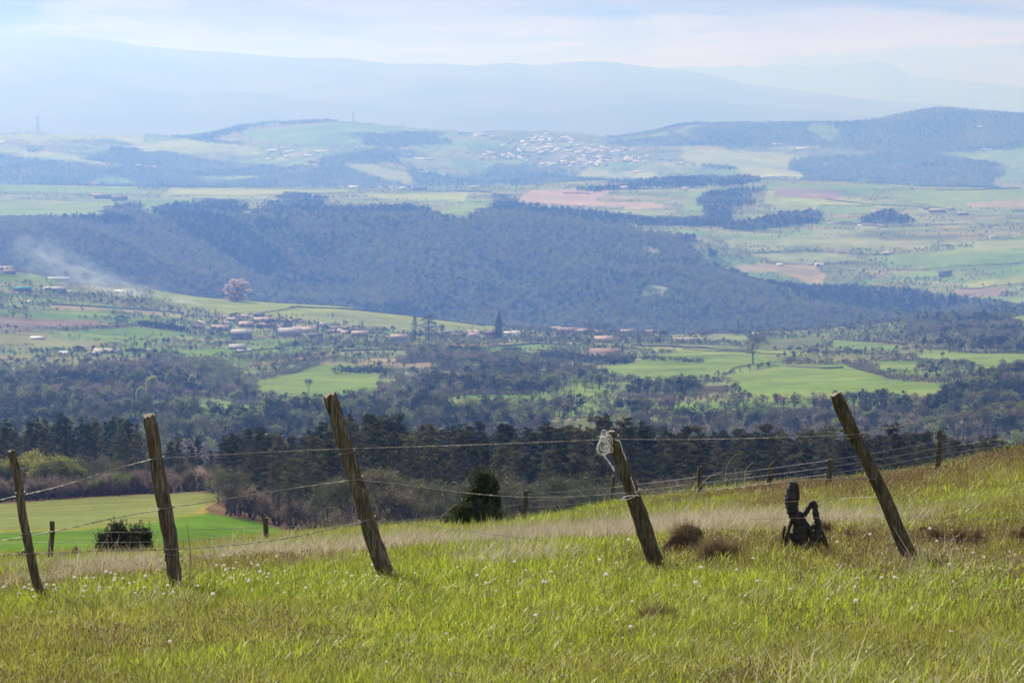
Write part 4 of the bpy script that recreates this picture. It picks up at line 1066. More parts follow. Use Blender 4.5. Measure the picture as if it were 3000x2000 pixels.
for a in [
    (579, 963, 46, 16, 9, 'cream', 'pale', 'cream two storey house with broad gable at the left end of the village', 88, 14, 3),
    (645, 968, 62, 9, 7, 'grey', 'pink', 'long low house with pinkish roof right of the gabled cream house', 6, None, 4),
    (708, 993, 74, 20, 8, 'grey', 'pale', 'big grey blue block with rows of windows below the village roofs', 4, 13, 8),
    (722, 958, 52, 8, 8, 'stone', 'pink', 'stone house with pale pink roof above the big grey block', -8, None, 3),
    (775, 944, 76, 7, 8, 'stone', 'pink', 'long pink roofed house at the top of the village', 5, None, 4),
    (786, 960, 60, 8, 7, 'stone', 'red', 'dull red roofed house in the middle of the village', -4, None, 3),
    (718, 932, 30, 5, 6, 'cream', 'pink', 'small pink roofed house below the dark track hedge', 10, None, 2),
    (758, 928, 40, 5, 6, 'stone', 'dark', 'dark roofed house at the upper edge of the village', -6, None, 2),
    (846, 950, 38, 7, 9, 'stone', 'red', 'house with pointed reddish roof right of the dark village conifer', 80, None, 2),
    (850, 983, 80, 12, 11, 'grey', 'grey', 'large barn with wide grey roof in the lower village', 2, 16, 3),
    (903, 975, 56, 9, 8, 'cream', 'pink', 'cream house with pink roof right of the grey barn', -7, None, 3),
    (925, 991, 52, 10, 6, 'dark', 'dark', 'dark low house before the cream pink roofed one', 5, None, 3),
    (870, 968, 30, 6, 6, 'stone', 'pink', 'little pink roofed house above the grey barn', 20, None, 2),
    (945, 955, 26, 6, 5, 'white', 'pale', 'small pale house between dark bushes above the right part of the village', 0, None, 2),
    (980, 968, 36, 7, 6, 'stone', 'red', 'red roofed house half hidden right of the pale one', 12, None, 2),
    (1012, 980, 30, 6, 6, 'cream', 'pink', 'pink roofed house below the pointed dark conifer', -10, None, 2),
    (1055, 984, 60, 8, 7, 'stone', 'pink', 'long house with faded pink roof left of the two big conifers', 3, None, 4),
    (1168, 1000, 58, 14, 7, 'grey', 'pink', 'grey hall with pink roof just left of the two big conifers', 2, 12, 4),
    (1305, 984, 34, 10, 4, 'stone', 'dark', 'dark square house right of the two big conifers', 0, None, 3),
    (1345, 988, 50, 7, 5, 'stone', 'dark', 'low dark row house between the conifers and the church', -3, None, 3),
    (1388, 988, 40, 7, 6, 'cream', 'pink', 'pink roofed house nearest the church on its left', 5, None, 2),
    (1512, 985, 30, 13, 2, 'white', 'white', 'bright white building right of the church', 0, 9, 2),
    (1488, 982, 26, 8, 3, 'white', 'white', 'smaller white building touching the church on the right', 0, 8, 1),
    (1626, 968, 42, 7, 6, 'dark', 'pink', 'dark walled house with overhanging pale roof, highest of the right hamlet', 30, None, 3),
    (1664, 975, 76, 7, 9, 'stone', 'red', 'wide brown roofed house in the middle of the right hamlet', 2, 13, 4),
    (1718, 975, 56, 7, 6, 'stone', 'red', 'brown roofed house before the budding trees', -5, None, 3),
    (1836, 972, 44, 6, 6, 'stone', 'pink', 'pinkish roofed house left of the dark garden conifer', 0, None, 2),
    (1916, 974, 58, 6, 6, 'cream', 'red', 'low red roofed house behind the garden conifer', 0, None, 3),
    (1767, 1003, 64, 7, 12, 'stone', 'pink', 'house with large pink hip like roof above the farm', 8, 15, 3),
    (1772, 1046, 108, 10, 16, 'stone', 'red', 'big farm with broad faded red roof, largest building right of the church', 4, 22, 5),
    (1742, 1054, 70, 8, 9, 'stone', 'pink', 'farm wing with pinkish roof in front of the big red roof', -6, 12, 3),
    (2013, 1002, 70, 8, 5, 'white', 'pink', 'long low white house with pink roof at the right end of the village', 0, 10, 4),
    (2040, 972, 40, 4, 4, 'stone', 'dark', 'dark roof sticking out of the bushes behind the low white house', 5, None, 0),
    (2213, 980, 22, 3, 4, 'white', 'pale', 'tiny pale roof on the ridge right of the lone cone shaped conifer', 0, None, 0),
    (2262, 978, 24, 2, 4, 'stone', 'red', 'tiny red roof on the ridge behind the lone leafless tree', 0, None, 0),
]:
    house(*a[:8], ang=a[8], depth=a[9], win=a[10], group=None, chim=a[10] > 2)
vr = np.random.default_rng(23)
for _ in range(22):
    cu, cv, su, sv = [(640, 945, 60, 10), (790, 950, 80, 14), (930, 968, 60, 10), (1030, 972, 40, 6), (1360, 982, 50, 4), (1690, 972, 60, 5)][_ % 6]
    uu, vv = vr.normal(cu, su * .6), vr.normal(cv, sv * .6)
    house(uu, vv, vr.uniform(16, 32), vr.uniform(4, 8), vr.uniform(4, 6.5), str(vr.choice(['stone', 'grey', 'cream', 'cream'])), str(vr.choice(['pink', 'pale', 'dark', 'pink'])),
          'small faded house squeezed between the larger village roofs ' + ('left' if uu < 1460 else 'right') + ' of the church', ang=vr.uniform(-50, 50), win=1, group='small village houses ' + ('left' if uu < 1460 else 'right') + ' of the church')
for a in [
    (696, 1024, 60, 7, 9, 'stone', 'grey', 'barn with pale striped roof below the village', 3, 12, 'barn', 'barn'),
    (704, 1030, 22, 5, 1, 'white', 'white', 'white trailer parked before the striped roof barn', 0, 3, 'trailer', 'trailer'),
    (730, 1030, 10, 6, 1, 'white', 'white', 'small white van beside the striped roof barn', 0, 3, 'shed', 'shed'),
    (527, 956, 20, 3, 2, 'white', 'white', 'white roof left of the gabled cream house', 0, 6, 'shed', 'shed'),
    (752, 958, 7, 6, 2, 'white', 'white', 'tiny white garden shed amid the village houses', 0, 3, 'shed', 'shed'),
    (887, 984, 16, 5, 2, 'white', 'white', 'white lean-to before the grey barn', 0, 4, 'shed', 'shed'),
    (66, 853, 60, 9, 4, 'dark', 'teal', 'long shed with teal roof at the left edge', 0, 14, 'shed', 'shed'),
    (172, 855, 52, 9, 6, 'stone', 'grey', 'grey farmhouse right of the teal shed', 4, None, 'house', 'house'),
    (140, 848, 24, 4, 4, 'white', 'white', 'bright white shed left of the grey farmhouse', 0, 8, 'shed', 'shed'),
    (206, 856, 10, 4, 1, 'white', 'white', 'tiny white shed right of the grey farmhouse', 0, 4, 'shed', 'shed'),
    (352, 858, 38, 5, 4, 'white', 'white', 'white shed in the middle of the smoke', 0, 9, 'shed', 'shed'),
    (18, 784, 50, 6, 8, 'stone', 'pink', 'pinkish roofed house of the hamlet at the left edge', 0, None, 'house', 'house'),
    (28, 802, 40, 6, 7, 'stone', 'red', 'lower red roofed house of the hamlet at the left edge', 5, None, 'house', 'house'),
    (86, 890, 12, 7, 3, 'white', 'white', 'small white hut above the mauve ploughed field', 0, 5, 'shed', 'shed'),
    (203, 879, 12, 4, 1, 'white', 'white', 'tiny white hut below the smoke', 0, 4, 'shed', 'shed'),
    (110, 993, 46, 4, 4, 'stone', 'white', 'low shed with bright white roof in the fields at left', 0, 9, 'shed', 'shed'),
    (428, 1030, 62, 6, 2, 'stone', 'white', 'long low white roofed shed over the dark wood', 0, 8, 'shed', 'shed'),
    (315, 1035, 92, 7, 7, 'stone', 'pale', 'farm with wide pale roof over the dark wood at left', -5, 14, 'farmhouse', 'farm'),
    (231, 1030, 24, 12, 7, 'dark', 'dark', 'tall dark gable left of the wide pale farm roof', 85, 9, 'barn', 'barn'),
    (275, 1042, 34, 6, 6, 'stone', 'pale', 'small pale gable before the wide farm roof', 60, 9, 'barn', 'barn'),
    (165, 1050, 100, 4, 2, 'grey', 'white', 'very long low white roof at the left, nearest the wood', 2, 8, 'greenhouse', 'greenhouse'),
    (185, 1038, 26, 4, 5, 'stone', 'white', 'little white roof behind the very long white roof', 20, 7, 'shed', 'shed'),
    (1501, 1001, 26, 3, 1, 'white', 'white', 'low white roof in front of the church', 0, 5, 'shed', 'shed'),
    (1676, 1009, 60, 3, 1, 'white', 'white', 'low white wall like shed left of the yellow tree', 0, 3, 'shed', 'shed'),
    (1840, 1040, 50, 3, 3, 'stone', 'grey', 'low stone outbuilding right of the big farm', 10, 7, 'shed', 'shed'),
]:
    house(*a[:8], ang=a[8], depth=a[9], name=a[10], cat=a[11])
house(532, 1245, 44, 6, 9, 'stone', 'pink', 'half hidden farmhouse with faded pink roof in the valley wood', 3, 10, 2, 850, 1700)
house(598, 1248, 36, 6, 6, 'stone', 'pale', 'pale roofed annex right of the half hidden farmhouse', -5, 8, 1, 850, 1700)
# beyond the gorge and on the plateau
for a in [
    (2285, 778, 22, 4, 3, 'white', 'white', 'small bright white house on the pale terrace, left of the pair', 4300, 5560), (2372, 776, 22, 3, 3, 'white', 'pale', 'pale shed left of the bright white long one', 4300, 5560),
    (2400, 778, 30, 4, 3, 'white', 'white', 'long bright white shed on the terrace beyond the gorge', 4300, 5560), (2768, 808, 46, 10, 7, 'stone', 'dark', 'dark brown house amid the terraces at right', 4300, 5560),
    (2600, 745, 40, 4, 4, 'cream', 'pale', 'pale roofs in the middle of the terraces beyond the gorge', 4300, 5560),
    (2910, 698, 26, 5, 4, 'white', 'pale', 'pale house at the upper right of the terraces', 4300, 6300),
    (2572, 628, 44, 6, 5, 'cream', 'pink', 'pink roofed villa behind dark trees on the plateau at right', 5560, 8300), (2745, 622, 60, 5, 5, 'stone', 'pink', 'hamlet house with pinkish roof at the right of the plateau', 5560, 8300),
    (2785, 616, 30, 5, 4, 'cream', 'pink', 'smaller house touching the pinkish hamlet house', 5560, 8300), (2715, 614, 26, 4, 4, 'stone', 'red', 'red roof left in the plateau hamlet', 5560, 8300),
    (2820, 630, 40, 5, 5, 'stone', 'grey', 'grey roofed barn right in the plateau hamlet', 5560, 8300),
    (2442, 656, 38, 3, 3, 'white', 'pink', 'low pink roofed house at the rim between dark trees', 5200, 7300), (2520, 662, 16, 2, 2, 'white', 'white', 'tiny white roof at the rim', 5200, 7300),
    (2009, 556, 28, 4, 4, 'white', 'pale', 'pale house left of the square dark copse', 5560, 8300), (1925, 552, 34, 3, 2, 'white', 'white', 'long white shed above the salmon field', 5560, 8300),
    (1890, 555, 24, 4, 4, 'stone', 'grey', 'grey house right above the salmon field', 5560, 8300), (1832, 555, 34, 4, 6, 'cream', 'pale', 'pale farm at the upper corner of the salmon field', 5560, 8300),
    (1036, 548, 34, 4, 3, 'white', 'white', 'long white shed on the plateau skyline', 5560, 8300), (1150, 549, 26, 4, 3, 'white', 'grey', 'pale house right of the thin cypress on the plateau skyline', 5560, 8300),
    (1178, 551, 18, 3, 2, 'white', 'white', 'tiny white shed on the plateau skyline', 5560, 8300), (1231, 556, 50, 6, 3, 'stone', 'dark', 'long dark barn on the plateau skyline', 5560, 8300),
    (1115, 550, 16, 3, 2, 'cream', 'pale', 'tiny pale house left of the thin cypress', 5560, 8300), (1385, 553, 26, 3, 3, 'cream', 'pink', 'small pink roof by the dark bush on the plateau skyline', 5560, 8300),
    (300, 582, 60, 6, 6, 'stone', 'dark', 'long dark farm roof on the plateau at left', 5560, 8300), (350, 588, 56, 8, 6, 'stone', 'dark', 'dark farm barn in front of the long roof at left', 5560, 8300), (285, 574, 40, 3, 4, 'stone', 'pink', 'pinkish roof behind the dark farm at left', 5560, 8300),
]:
    house(*a[:8], y0=a[8], y1=a[9], ang=random.uniform(-6, 6), group=None)
# the hill town: every house is its own object, most of them only a few pixels
town = []
tr = np.random.default_rng(5)
def town_house(u, v, wpx, kind, label, group):
    p = place(u, v, 9000, 12300); k = p[1] / F; L = wpx * k; H = tr.uniform(2.2, 4.6) * k; R = 1.6 * k; W = tr.uniform(9, 13)
    e = empty('town_house', p, math.radians(tr.uniform(-14, 14)))
    mb = MB(); gable_walls(mb, L, W, H, R); mb.build('wall', WALL[('white', 'cream', 'grey')[kind]], e)
    mb = MB(); gable(mb, L, W, H, R); mb.build('roof', ROOF[('white', 'pink', 'pale')[kind]], e)
    tag(e, label, 'house', group)
n_t = 0
tries = 0
dens = [((1590, 410), 50, 12, 34), ((1560, 440), 90, 18, 50), ((1480, 455), 60, 12, 22), ((1720, 440), 50, 16, 40), ((1760, 465), 90, 10, 46), ((1640, 482), 60, 8, 30), ((1860, 475), 60, 6, 12), ((1420, 400), 30, 4, 6), ((1980, 482), 26, 5, 6)]
for (cu, cv), su, sv, n_ in dens:
    for _ in range(n_):
        uu, vv = tr.normal(cu, su * .9), tr.normal(cv, sv * .7)
        side = 'upper' if vv < 450 else 'lower'; lr = 'left' if uu < 1640 else 'right'
        kk = int(tr.choice(3, p=[.5, .18, .32]))
        town_house(uu, vv, tr.uniform(7, 17), kk, ['white', 'pink roofed', 'pale'][kk] + ' little house in the ' + side + ' ' + lr + ' part of the hazy hill town', ['white', 'pink roofed', 'pale'][kk] + ' houses, ' + side + ' ' + lr + ' of the hill town')
for uu, vv, ww, lab in [(2274, 424, 26, 'white hall alone under the wooded hill right of the town'), (2268, 520, 70, 'long low white shed at the edge of the plateau behind the dark wood line'), (2350, 437, 34, 'pale blue shed under the wooded hill'),
                        (2420, 484, 10, 'tiny white house alone on the hazy slope at right'), (2870, 373, 12, 'white house high on the wooded hill'), (2890, 440, 30, 'long pale shed on the green slope at far right'), (1870, 505, 26, 'white house with wings alone below the town'),
                        (840, 461, 14, 'bright white hut on the hillside left of the town'), (800, 443, 30, 'white building by the reddish hillside mast'), (786, 468, 14, 'small white house left of the bright hut'), (850, 446, 30, 'white row right of the reddish mast'),
                        (905, 458, 26, 'white row house farther right of the mast'), (940, 446, 30, 'cream houses on the left hillside hamlet'), (935, 475, 10, 'tiny white hut under the left hillside hamlet'), (440, 490, 34, 'white farm below the yellowish tree in the hazy woods'),
                        (405, 487, 14, 'tiny house left of the white farm in the hazy woods'), (1240, 467, 70, 'long white shed left of the town'), (1190, 455, 30, 'pale shed above the long white one'), (1238, 506, 36, 'white shed in the bushes below the long one'),
                        (1400, 398, 24, 'white house highest on the slope left of the town'), (8, 419, 16, 'white hut at the left end of the far hills')]:
    town_house(uu, vv, ww, 0, lab, None)
h_ = place(1880, 384, 11000, 12400)

# church with its spire
p = place(1461, 990, 2900, 3750); k = p[1] / F
M_SLATE = noisy('slate', (.03, .035, .045), (.06, .065, .08), 1)
ch = empty('church', p); tag(ch, 'village church with tall pointed dark spire', 'church')
mb = MB(); tw = 19 * k / 2; Ht = 44 * k
boxm(mb, -tw, tw, -tw, tw, -2, Ht)
for sx in (-1, 1):
    for sy in (-1, 1):
        boxm(mb, sx * tw - .5, sx * tw + .5, sy * tw - .5, sy * tw + .5, -2, Ht * .82)
mb.build('tower', WALL['dark'], ch)
mb = MB(); S = 51 * k; e = tw + .3
V = [(math.cos(a) * e * 1.15, math.sin(a) * e * 1.15, Ht + .02) for a in np.arange(8) * math.pi / 4 + math.pi / 8] + [(0, 0, Ht + S)]
mb.add(V, None, [(i, (i + 1) % 8, 8) for i in range(8)]); sp = mb.build('spire', M_SLATE, ch)
mb = MB(); tube(mb, [(0, 0, Ht + S - .3), (0, 0, Ht + S + 2.2)], .09, 5); tube(mb, [(-.7, 0, Ht + S + 1.4), (.7, 0, Ht + S + 1.4)], .08, 5); mb.build('cross', WALL['dark'], sp)
for sx in (-1, 1):
    for sy in (-1, 1):
        mb = MB(); x_, y_ = sx * tw, sy * tw
        mb.add([(x_ - .7, y_ - .7, Ht * .82), (x_ + .7, y_ - .7, Ht * .82), (x_ + .7, y_ + .7, Ht * .82), (x_ - .7, y_ + .7, Ht * .82), (x_, y_, Ht + 4.5)], [(0, 3, 2, 1)], [(0, 1, 4), (1, 2, 4), (2, 3, 4), (3, 0, 4)])
        mb.build('pinnacle', ROOF['dark'], ch)
for x_ in (-1.3, 1.3):
    mb = MB(); boxm(mb, x_ - .5, x_ + .5, -tw - .05, -tw + .2, Ht * .68, Ht * .88); mb.build('belfry_opening', M_GLASS, ch)
mb = MB(); L, W, z, rh = 11.0, 7.0, 4.5, 3.2
gable_walls(mb, L, W, z, rh); nv = mb.build('nave', WALL['stone'], ch); nv.location = (-L / 2 - tw - .1, 4, 0)
mb = MB(); gable(mb, L, W, z, rh); rf = mb.build('roof', ROOF['dark'], ch); rf.location = (-L / 2 - tw - .1, 4, 0)

# lattice masts on the far hills
M_STEEL = noisy('galvanised_steel', (.16, .15, .15), (.28, .26, .25), 1)
M_REDST = noisy('red_painted_steel', (.42, .16, .12), (.55, .28, .22), 1)
def lattice(u, v, hpx, label, arms, mat, name, wtop=.35):
    p = place(u, v, 9800, 12400); k = p[1] / F; H = hpx * k; w = H * .075
    e = empty(name, p); tag(e, label, 'mast' if not arms else 'pylon'); mb = MB(); n = 9
    def cor(t, c):
        ww = w * (1 - t) + w * wtop * t; return np.array([(-1, 1, 1, -1)[c] * ww, (-1, -1, 1, 1)[c] * ww, H * t])
    for c in range(4):
        tube(mb, [cor(0, c), cor(1, c)], .42, 4)
        for i in range(n):
            tube(mb, [cor(i / n, c), cor((i + 1) / n, (c + 1) % 4)], .22, 3)
            tube(mb, [cor(i / n, c), cor(i / n, (c + 1) % 4)], .22, 3)
    mb.build('lattice', mat, e)
    if arms:
        for t_, wd_ in arms:
            mb = MB(); z_ = H * t_
            for s in (-1, 1): tube(mb, [(0, 0, z_ - H * .05), (s * wd_ * H, 0, z_ + H * .02), (0, 0, z_ + .5)], .4, 4)
            mb.build('cross_arm', mat, e)
    else:
        mb = MB(); tube(mb, [(0, 0, H), (0, 0, H * 1.14)], .3, 5); mb.build('aerial', mat, e)
        for z_, s in ((.86, 1), (.7, -1), (.6, 1)):
            mb = MB(); tube(mb, [(s * w * .7, -w, H * z_ - 1.6), (s * w * .7, -w, H * z_ + 1.6)], 1.3, 8); mb.build('dish', mat, e)
lattice(1035, 361, 36, 'slim radio mast on top of the far green hill', None, M_STEEL, 'radio_mast')
lattice(818, 458, 44, 'reddish lattice mast by white buildings on the hazy hillside', None, M_REDST, 'radio_mast')
lattice(111, 392, 52, 'faint power pylon on the far hill at left', [(.95, .30), (.80, .22)], M_STEEL, 'power_pylon', .5)

# ---------------------------------------------------------------- the near fence
M_POST = noisy('weathered_post', (0.030, 0.025, 0.018), (0.095, 0.078, 0.054), 9, stretch=(6, 6, .6), bump=.006, c3=(0.23, 0.20, 0.155), detail=9)
M_POSTG = noisy('mossy_post', (0.024, 0.020, 0.013), (0.070, 0.058, 0.034), 9, stretch=(6, 6, .6), bump=.006, c3=(0.15, 0.135, 0.095), detail=9)
M_END = noisy('post_end_grain', (0.10, 0.085, 0.06), (0.24, 0.21, 0.16), 30, rough=.8)
M_WIRE = noisy('rusty_galvanised_wire', (0.12, 0.105, 0.09), (0.30, 0.28, 0.26), 20, rough=.5, metallic=.2, spec=.5)
def post(trace, base_uv, label, mat, name='fence_post', cat='fence post', sides=14, group=None, wires=()):
    b = mplace(*base_uv); Y = b[1]
    P = np.array([at(u, v, Y) for u, v, r in trace]); R = np.array([r for *_, r in trace]) * Y / F
    s = np.linspace(0, len(P) - 1, 34); P2 = np.stack([np.interp(s, range(len(P)), P[:, i]) for i in range(3)], 1); R2 = np.interp(s, range(len(P)), R)
    for _ in range(2):
        P2[1:-1] = (P2[:-2] + 2 * P2[1:-1] + P2[2:]) / 4
    P2 = P2 - b
    d = P2[-1] - P2[-2]; d /= np.linalg.norm(d); P2 = np.vstack([P2, P2[-1] + d * .3]); R2 = np.append(R2, R2[-1])
    th = np.linspace(0, 6.283, sides, endpoint=False)
    T = np.gradient(P2, axis=0); T /= np.linalg.norm(T, axis=1)[:, None]; A = np.cross(T, [0, 1, 0]); A /= np.linalg.norm(A, axis=1)[:, None]; B = np.cross(T, A)
    seed = int(abs(trace[0][0])) + 1
    groove = 1 - .16 * (vnoise(th * 3.1 + seed, th * 0, seed) > .62)
    rr = R2[:, None] * groove[None, :] * (0.92 + .16 * vnoise(np.arange(len(P2))[:, None] * .45 + seed, th[None, :] * 1.7, seed))
    rr[0] *= .90
    rr *= 1 + .05 * rng.uniform(-1, 1, rr.shape)
    V = P2[:, None] + rr[..., None] * (A[:, None] * np.cos(th)[None, :, None] + B[:, None] * np.sin(th)[None, :, None])
    V[0] += T[0] * (rng.uniform(-1.0, .35, sides) * R2[0] * .45)[:, None]
    n = len(P2); q = [(i * sides + k_, i * sides + (k_ + 1) % sides, (i + 1) * sides + (k_ + 1) % sides, (i + 1) * sides + k_) for i in range(n - 1) for k_ in range(sides)]
    e = empty(name, b); tag(e, label, cat, group)
    mb = MB(); mb.add(V.reshape(-1, 3), q); mb.build('shaft', mat, e, smooth=False)
    # rough sawn top: rim and raised centre
    mb = MB(); top = V[0]; c = top.mean(0) - T[0] * R2[0] * .25
    mb.add(np.vstack([top, c]), None, [(k_, (k_ + 1) % sides, sides) for k_ in range(sides)]); mb.build('sawn_top', M_END if sides > 10 else mat, e)
    for wv in wires:                                        # staples and a turn of wire round the post
        i = int(np.argmin(np.abs([proj(*(b + pp))[1] - wv for pp in P2[:-2]]))); pc = P2[i]; r_ = R2[i] + .006
        ang = np.linspace(0, 2 * math.pi, 17); mb = MB()
        tube(mb, pc + r_ * (A[i] * np.cos(ang)[:, None] + B[i] * np.sin(ang)[:, None]) + T[i] * (.006 * np.sin(ang * 2))[:, None], .0028, 4, cap=False)
        mb.build('wire_tie', M_WIRE, e)
    return Y
PY = {}
PY[1] = post([(33, 1322, 11), (45, 1370, 11.5), (57, 1430, 12), (64, 1500, 13), (78, 1570, 13.5), (92, 1640, 13.5), (105, 1700, 13.5), (122, 1745, 13), (138, 1785, 12)], (138, 1784),
             'thin leaning post at the far left, first of the five tall fence posts', M_POST, wires=(1450, 1570))
PY[2] = post([(438, 1220, 20), (447, 1280, 21), (460, 1370, 22), (474, 1440, 23), (487, 1510, 24), (499, 1580, 23), (507, 1650, 22), (515, 1705, 21), (520, 1745, 20)], (520, 1742),
             'thick nearly upright weathered post, second of the five tall fence posts', M_POST, wires=(1345, 1489, 1612))
PY[3] = post([(967, 1160, 21), (988, 1230, 22), (1011, 1310, 22), (1036, 1390, 23), (1062, 1470, 24), (1083, 1550, 25), (1108, 1620, 25), (1132, 1680, 24), (1148, 1722, 22)], (1148, 1720),
             'tallest post leaning left, third of the five tall fence posts', M_POST, wires=(1315, 1405, 1524))
PY[4] = post([(1790, 1268, 17), (1808, 1320, 20), (1828, 1375, 20), (1848, 1430, 21), (1868, 1490, 23), (1888, 1550, 24), (1908, 1610, 24), (1926, 1655, 22), (1937, 1685, 20)], (1937, 1682),
             'dark mossy leaning post with white twine at its top, fourth of the five tall posts', M_POSTG, wires=(1286, 1440))
PY[5] = post([(2450, 1158, 20), (2474, 1215, 21), (2505, 1280, 19), (2545, 1360, 19), (2580, 1430, 20), (2614, 1510, 21), (2642, 1580, 22), (2664, 1630, 22), (2678, 1665, 20)], (2678, 1660),
             'slim strongly leaning post at right, last of the five tall fence posts', M_POSTG, wires=(1275,))
BG = [((152, 1527), (150, 1656), 8.5, 0, 'short dark post beyond the first tall post'), ((778, 1518), (774, 1604), 9, 0, 'short post before the bright field, left of the third tall post'),
      ((1198, 1545), (1196, 1574), 7, 0, 'stub of a post barely above the grass beyond the third tall post'), ((1541, 1438), (1537, 1552), 8, 0, 'short post beside the dark juniper'),
      ((1797, 1395), (1784, 1500), 6, 0, 'thin dim stake just left of the fourth tall post'), ((2052, 1368), (2048, 1470), 8, 0, 'short dim post between the fourth tall post and the burnt stump'),
      ((2432, 1346), (2426, 1442), 9, 0, 'short post left of the last tall post'), ((2752, 1262), (2746, 1402), 8, 0, 'taller back row post right of the last tall post'), ((2262, 1358), (2250, 1450), 9, 1, 'crooked short post behind the burnt stump')]
BY = []
for tp, bt, r, crook, lab in BG:
    (u0, v0), (u1, v1) = tp, bt
    if crook: tr_ = [(2268, 1352, 3), (2258, 1366, 6), (2254, 1374, 5), (2258, 1384, 9), (2253, 1410, 9), (2250, 1450, 8)]
    else: tr_ = [(u0 + (u1 - u0) * t + (3 * math.sin(t * 5 + u0) if 0 < t < 1 else 0), v0 + (v1 - v0) * t, r * (.92 + .1 * t)) for t in (0, .25, .5, .75, 1)]
    BY.append(post(tr_, (u1, v1), lab, M_POSTG, sides=9))
def wire(pts, label, rad=.0019, barbed=True, name='barbed_wire', sag=0, cat='barbed wire', mat=None, barbstep=.13):
    """pts: (photo u, photo v, distance)"""
    P = np.array([at(*p_) for p_ in pts]); seg = np.linalg.norm(np.diff(P, axis=0), axis=1); cs = np.concatenate([[0], np.cumsum(seg)]); L = cs[-1]
    n = int(L / .05); s = np.linspace(0, L, n); Q = np.stack([np.interp(s, cs, P[:, i]) for i in range(3)], 1)
    for _ in range(30):
        Q[1:-1] = (Q[:-2] + 2 * Q[1:-1] + Q[2:]) / 4
    b = Q[0].copy(); Q = Q - b; mb = MB()
    off = .0022 * np.stack([0 * s, np.cos(s * 90), np.sin(s * 90)], 1)
    tube(mb, Q + off, rad, 4, cap=False)
    if barbed: tube(mb, Q - off, rad, 4, cap=False)
    o = mb.build(name, mat or M_WIRE, loc=b)
    tag(o, label, cat)
    if barbed:
        bb = MB()
        for d in np.arange(.05, L - .05, barbstep):
            i = min(int(d / L * n), n - 2); c = Q[i]; t_ = Q[i + 1] - Q[i]; t_ /= np.linalg.norm(t_) + 1e-9
            for _ in range(2):
                a_ = rng.normal(size=3); a_ -= t_ * a_.dot(t_); a_ /= np.linalg.norm(a_)
                tube(bb, [c - a_ * .011, c + a_ * .011], rad * .9, 3, cap=False)
            tube(bb, [c - t_ * .008, c + t_ * .008], rad * 2, 4, cap=False)
        bo = bb.build('barbs', mat or M_WIRE, o)
    return o
y1_, y2_, y3_, y4_, y5_ = (PY[i] for i in (1, 2, 3, 4, 5))
wire([(-400, 1600, y1_ + 1), (0, 1460, y1_), (62, 1448, y1_ - .06), (150, 1438, y1_), (260, 1398, y1_), (350, 1368, y2_), (455, 1343, y2_ - .07)], 'top barbed wire from the left edge up to the second tall post')
wire([(455, 1343, y2_ - .07), (600, 1334, y2_), (800, 1323, y3_), (1012, 1314, y3_ - .07)], 'top barbed wire between the second and third tall posts')
wire([(1012, 1314, y3_ - .07), (1200, 1309, y3_), (1500, 1299, y4_), (1798, 1286, y4_ - .06)], 'top barbed wire between the third and fourth tall posts')
wire([(1798, 1286, y4_ - .06), (2000, 1288, y4_), (2250, 1283, y5_), (2500, 1273, y5_ - .06)], 'top barbed wire between the fourth and fifth tall posts')
wire([(2500, 1273, y5_ - .06), (2600, 1256, y5_), (2800, 1216, y5_ + .3), (3000, 1175, y5_ + .6), (3300, 1110, y5_ + 1)], 'top barbed wire rising from the last tall post to the right edge')
wire([(-300, 1600, y1_), (0, 1588, y1_), (78, 1571, y1_ - .06), (200, 1548, y1_), (290, 1526, y1_), (360, 1512, y2_), (483, 1489, y2_ - .07)], 'second barbed wire between the left edge and the second tall post')
wire([(483, 1489, y2_ - .07), (650, 1464, y2_), (850, 1430, y3_), (1040, 1405, y3_ - .07)], 'second barbed wire between the second and third tall posts')
wire([(1040, 1405, y3_ - .07), (1110, 1408, y3_), (1300, 1437, y3_), (1480, 1456, y4_), (1640, 1458, y4_), (1855, 1442, y4_ - .06)], 'second barbed wire sagging between the third and fourth tall posts')
wire([(1855, 1442, y4_ - .06), (1960, 1442, y4_), (2100, 1436, y4_), (2310, 1408, y5_), (2440, 1400, y5_), (2566, 1402, y5_ - .05)], 'second wire running to the burnt stump right of the fourth tall post')
wire([(-300, 1630, y1_), (90, 1622, y1_ - .05), (300, 1612, y1_), (506, 1610, y2_ - .06), (700, 1596, y2_), (860, 1575, y2_), (960, 1550, y3_), (1078, 1524, y3_ - .07)], 'lowest barbed wire left of the third tall post')
wire([(1078, 1524, y3_ - .07), (1150, 1528, y3_), (1300, 1546, y3_), (1450, 1566, y4_), (1600, 1584, y4_)], 'lowest thin wire right of the third tall post, sinking into the grass', barbed=False, name='fence_wire', cat='wire')
wire([(1940, 1462, y4_), (2050, 1465, y4_), (2200, 1468, y4_), (2340, 1471, y4_), (2400, 1470, y4_), (2470, 1457, y4_), (2580, 1455, y5_)], 'slack pale wire passing behind the burnt stump at mid height', barbed=False, name='fence_wire', cat='wire')
wire([(2200, 1520, y4_), (2320, 1518, y4_), (2480, 1514, y4_), (2600, 1512, y5_), (3000, 1522, y5_)], 'thin wire crossing the low part of the burnt stump', barbed=False, rad=.0016, name='fence_wire', cat='wire')
wire([(2680, 1578, y5_), (2800, 1577, y5_), (3100, 1580, y5_)], 'lowest thin wire right of the last tall post', barbed=False, rad=.0016, name='fence_wire', cat='wire')
_b = BY
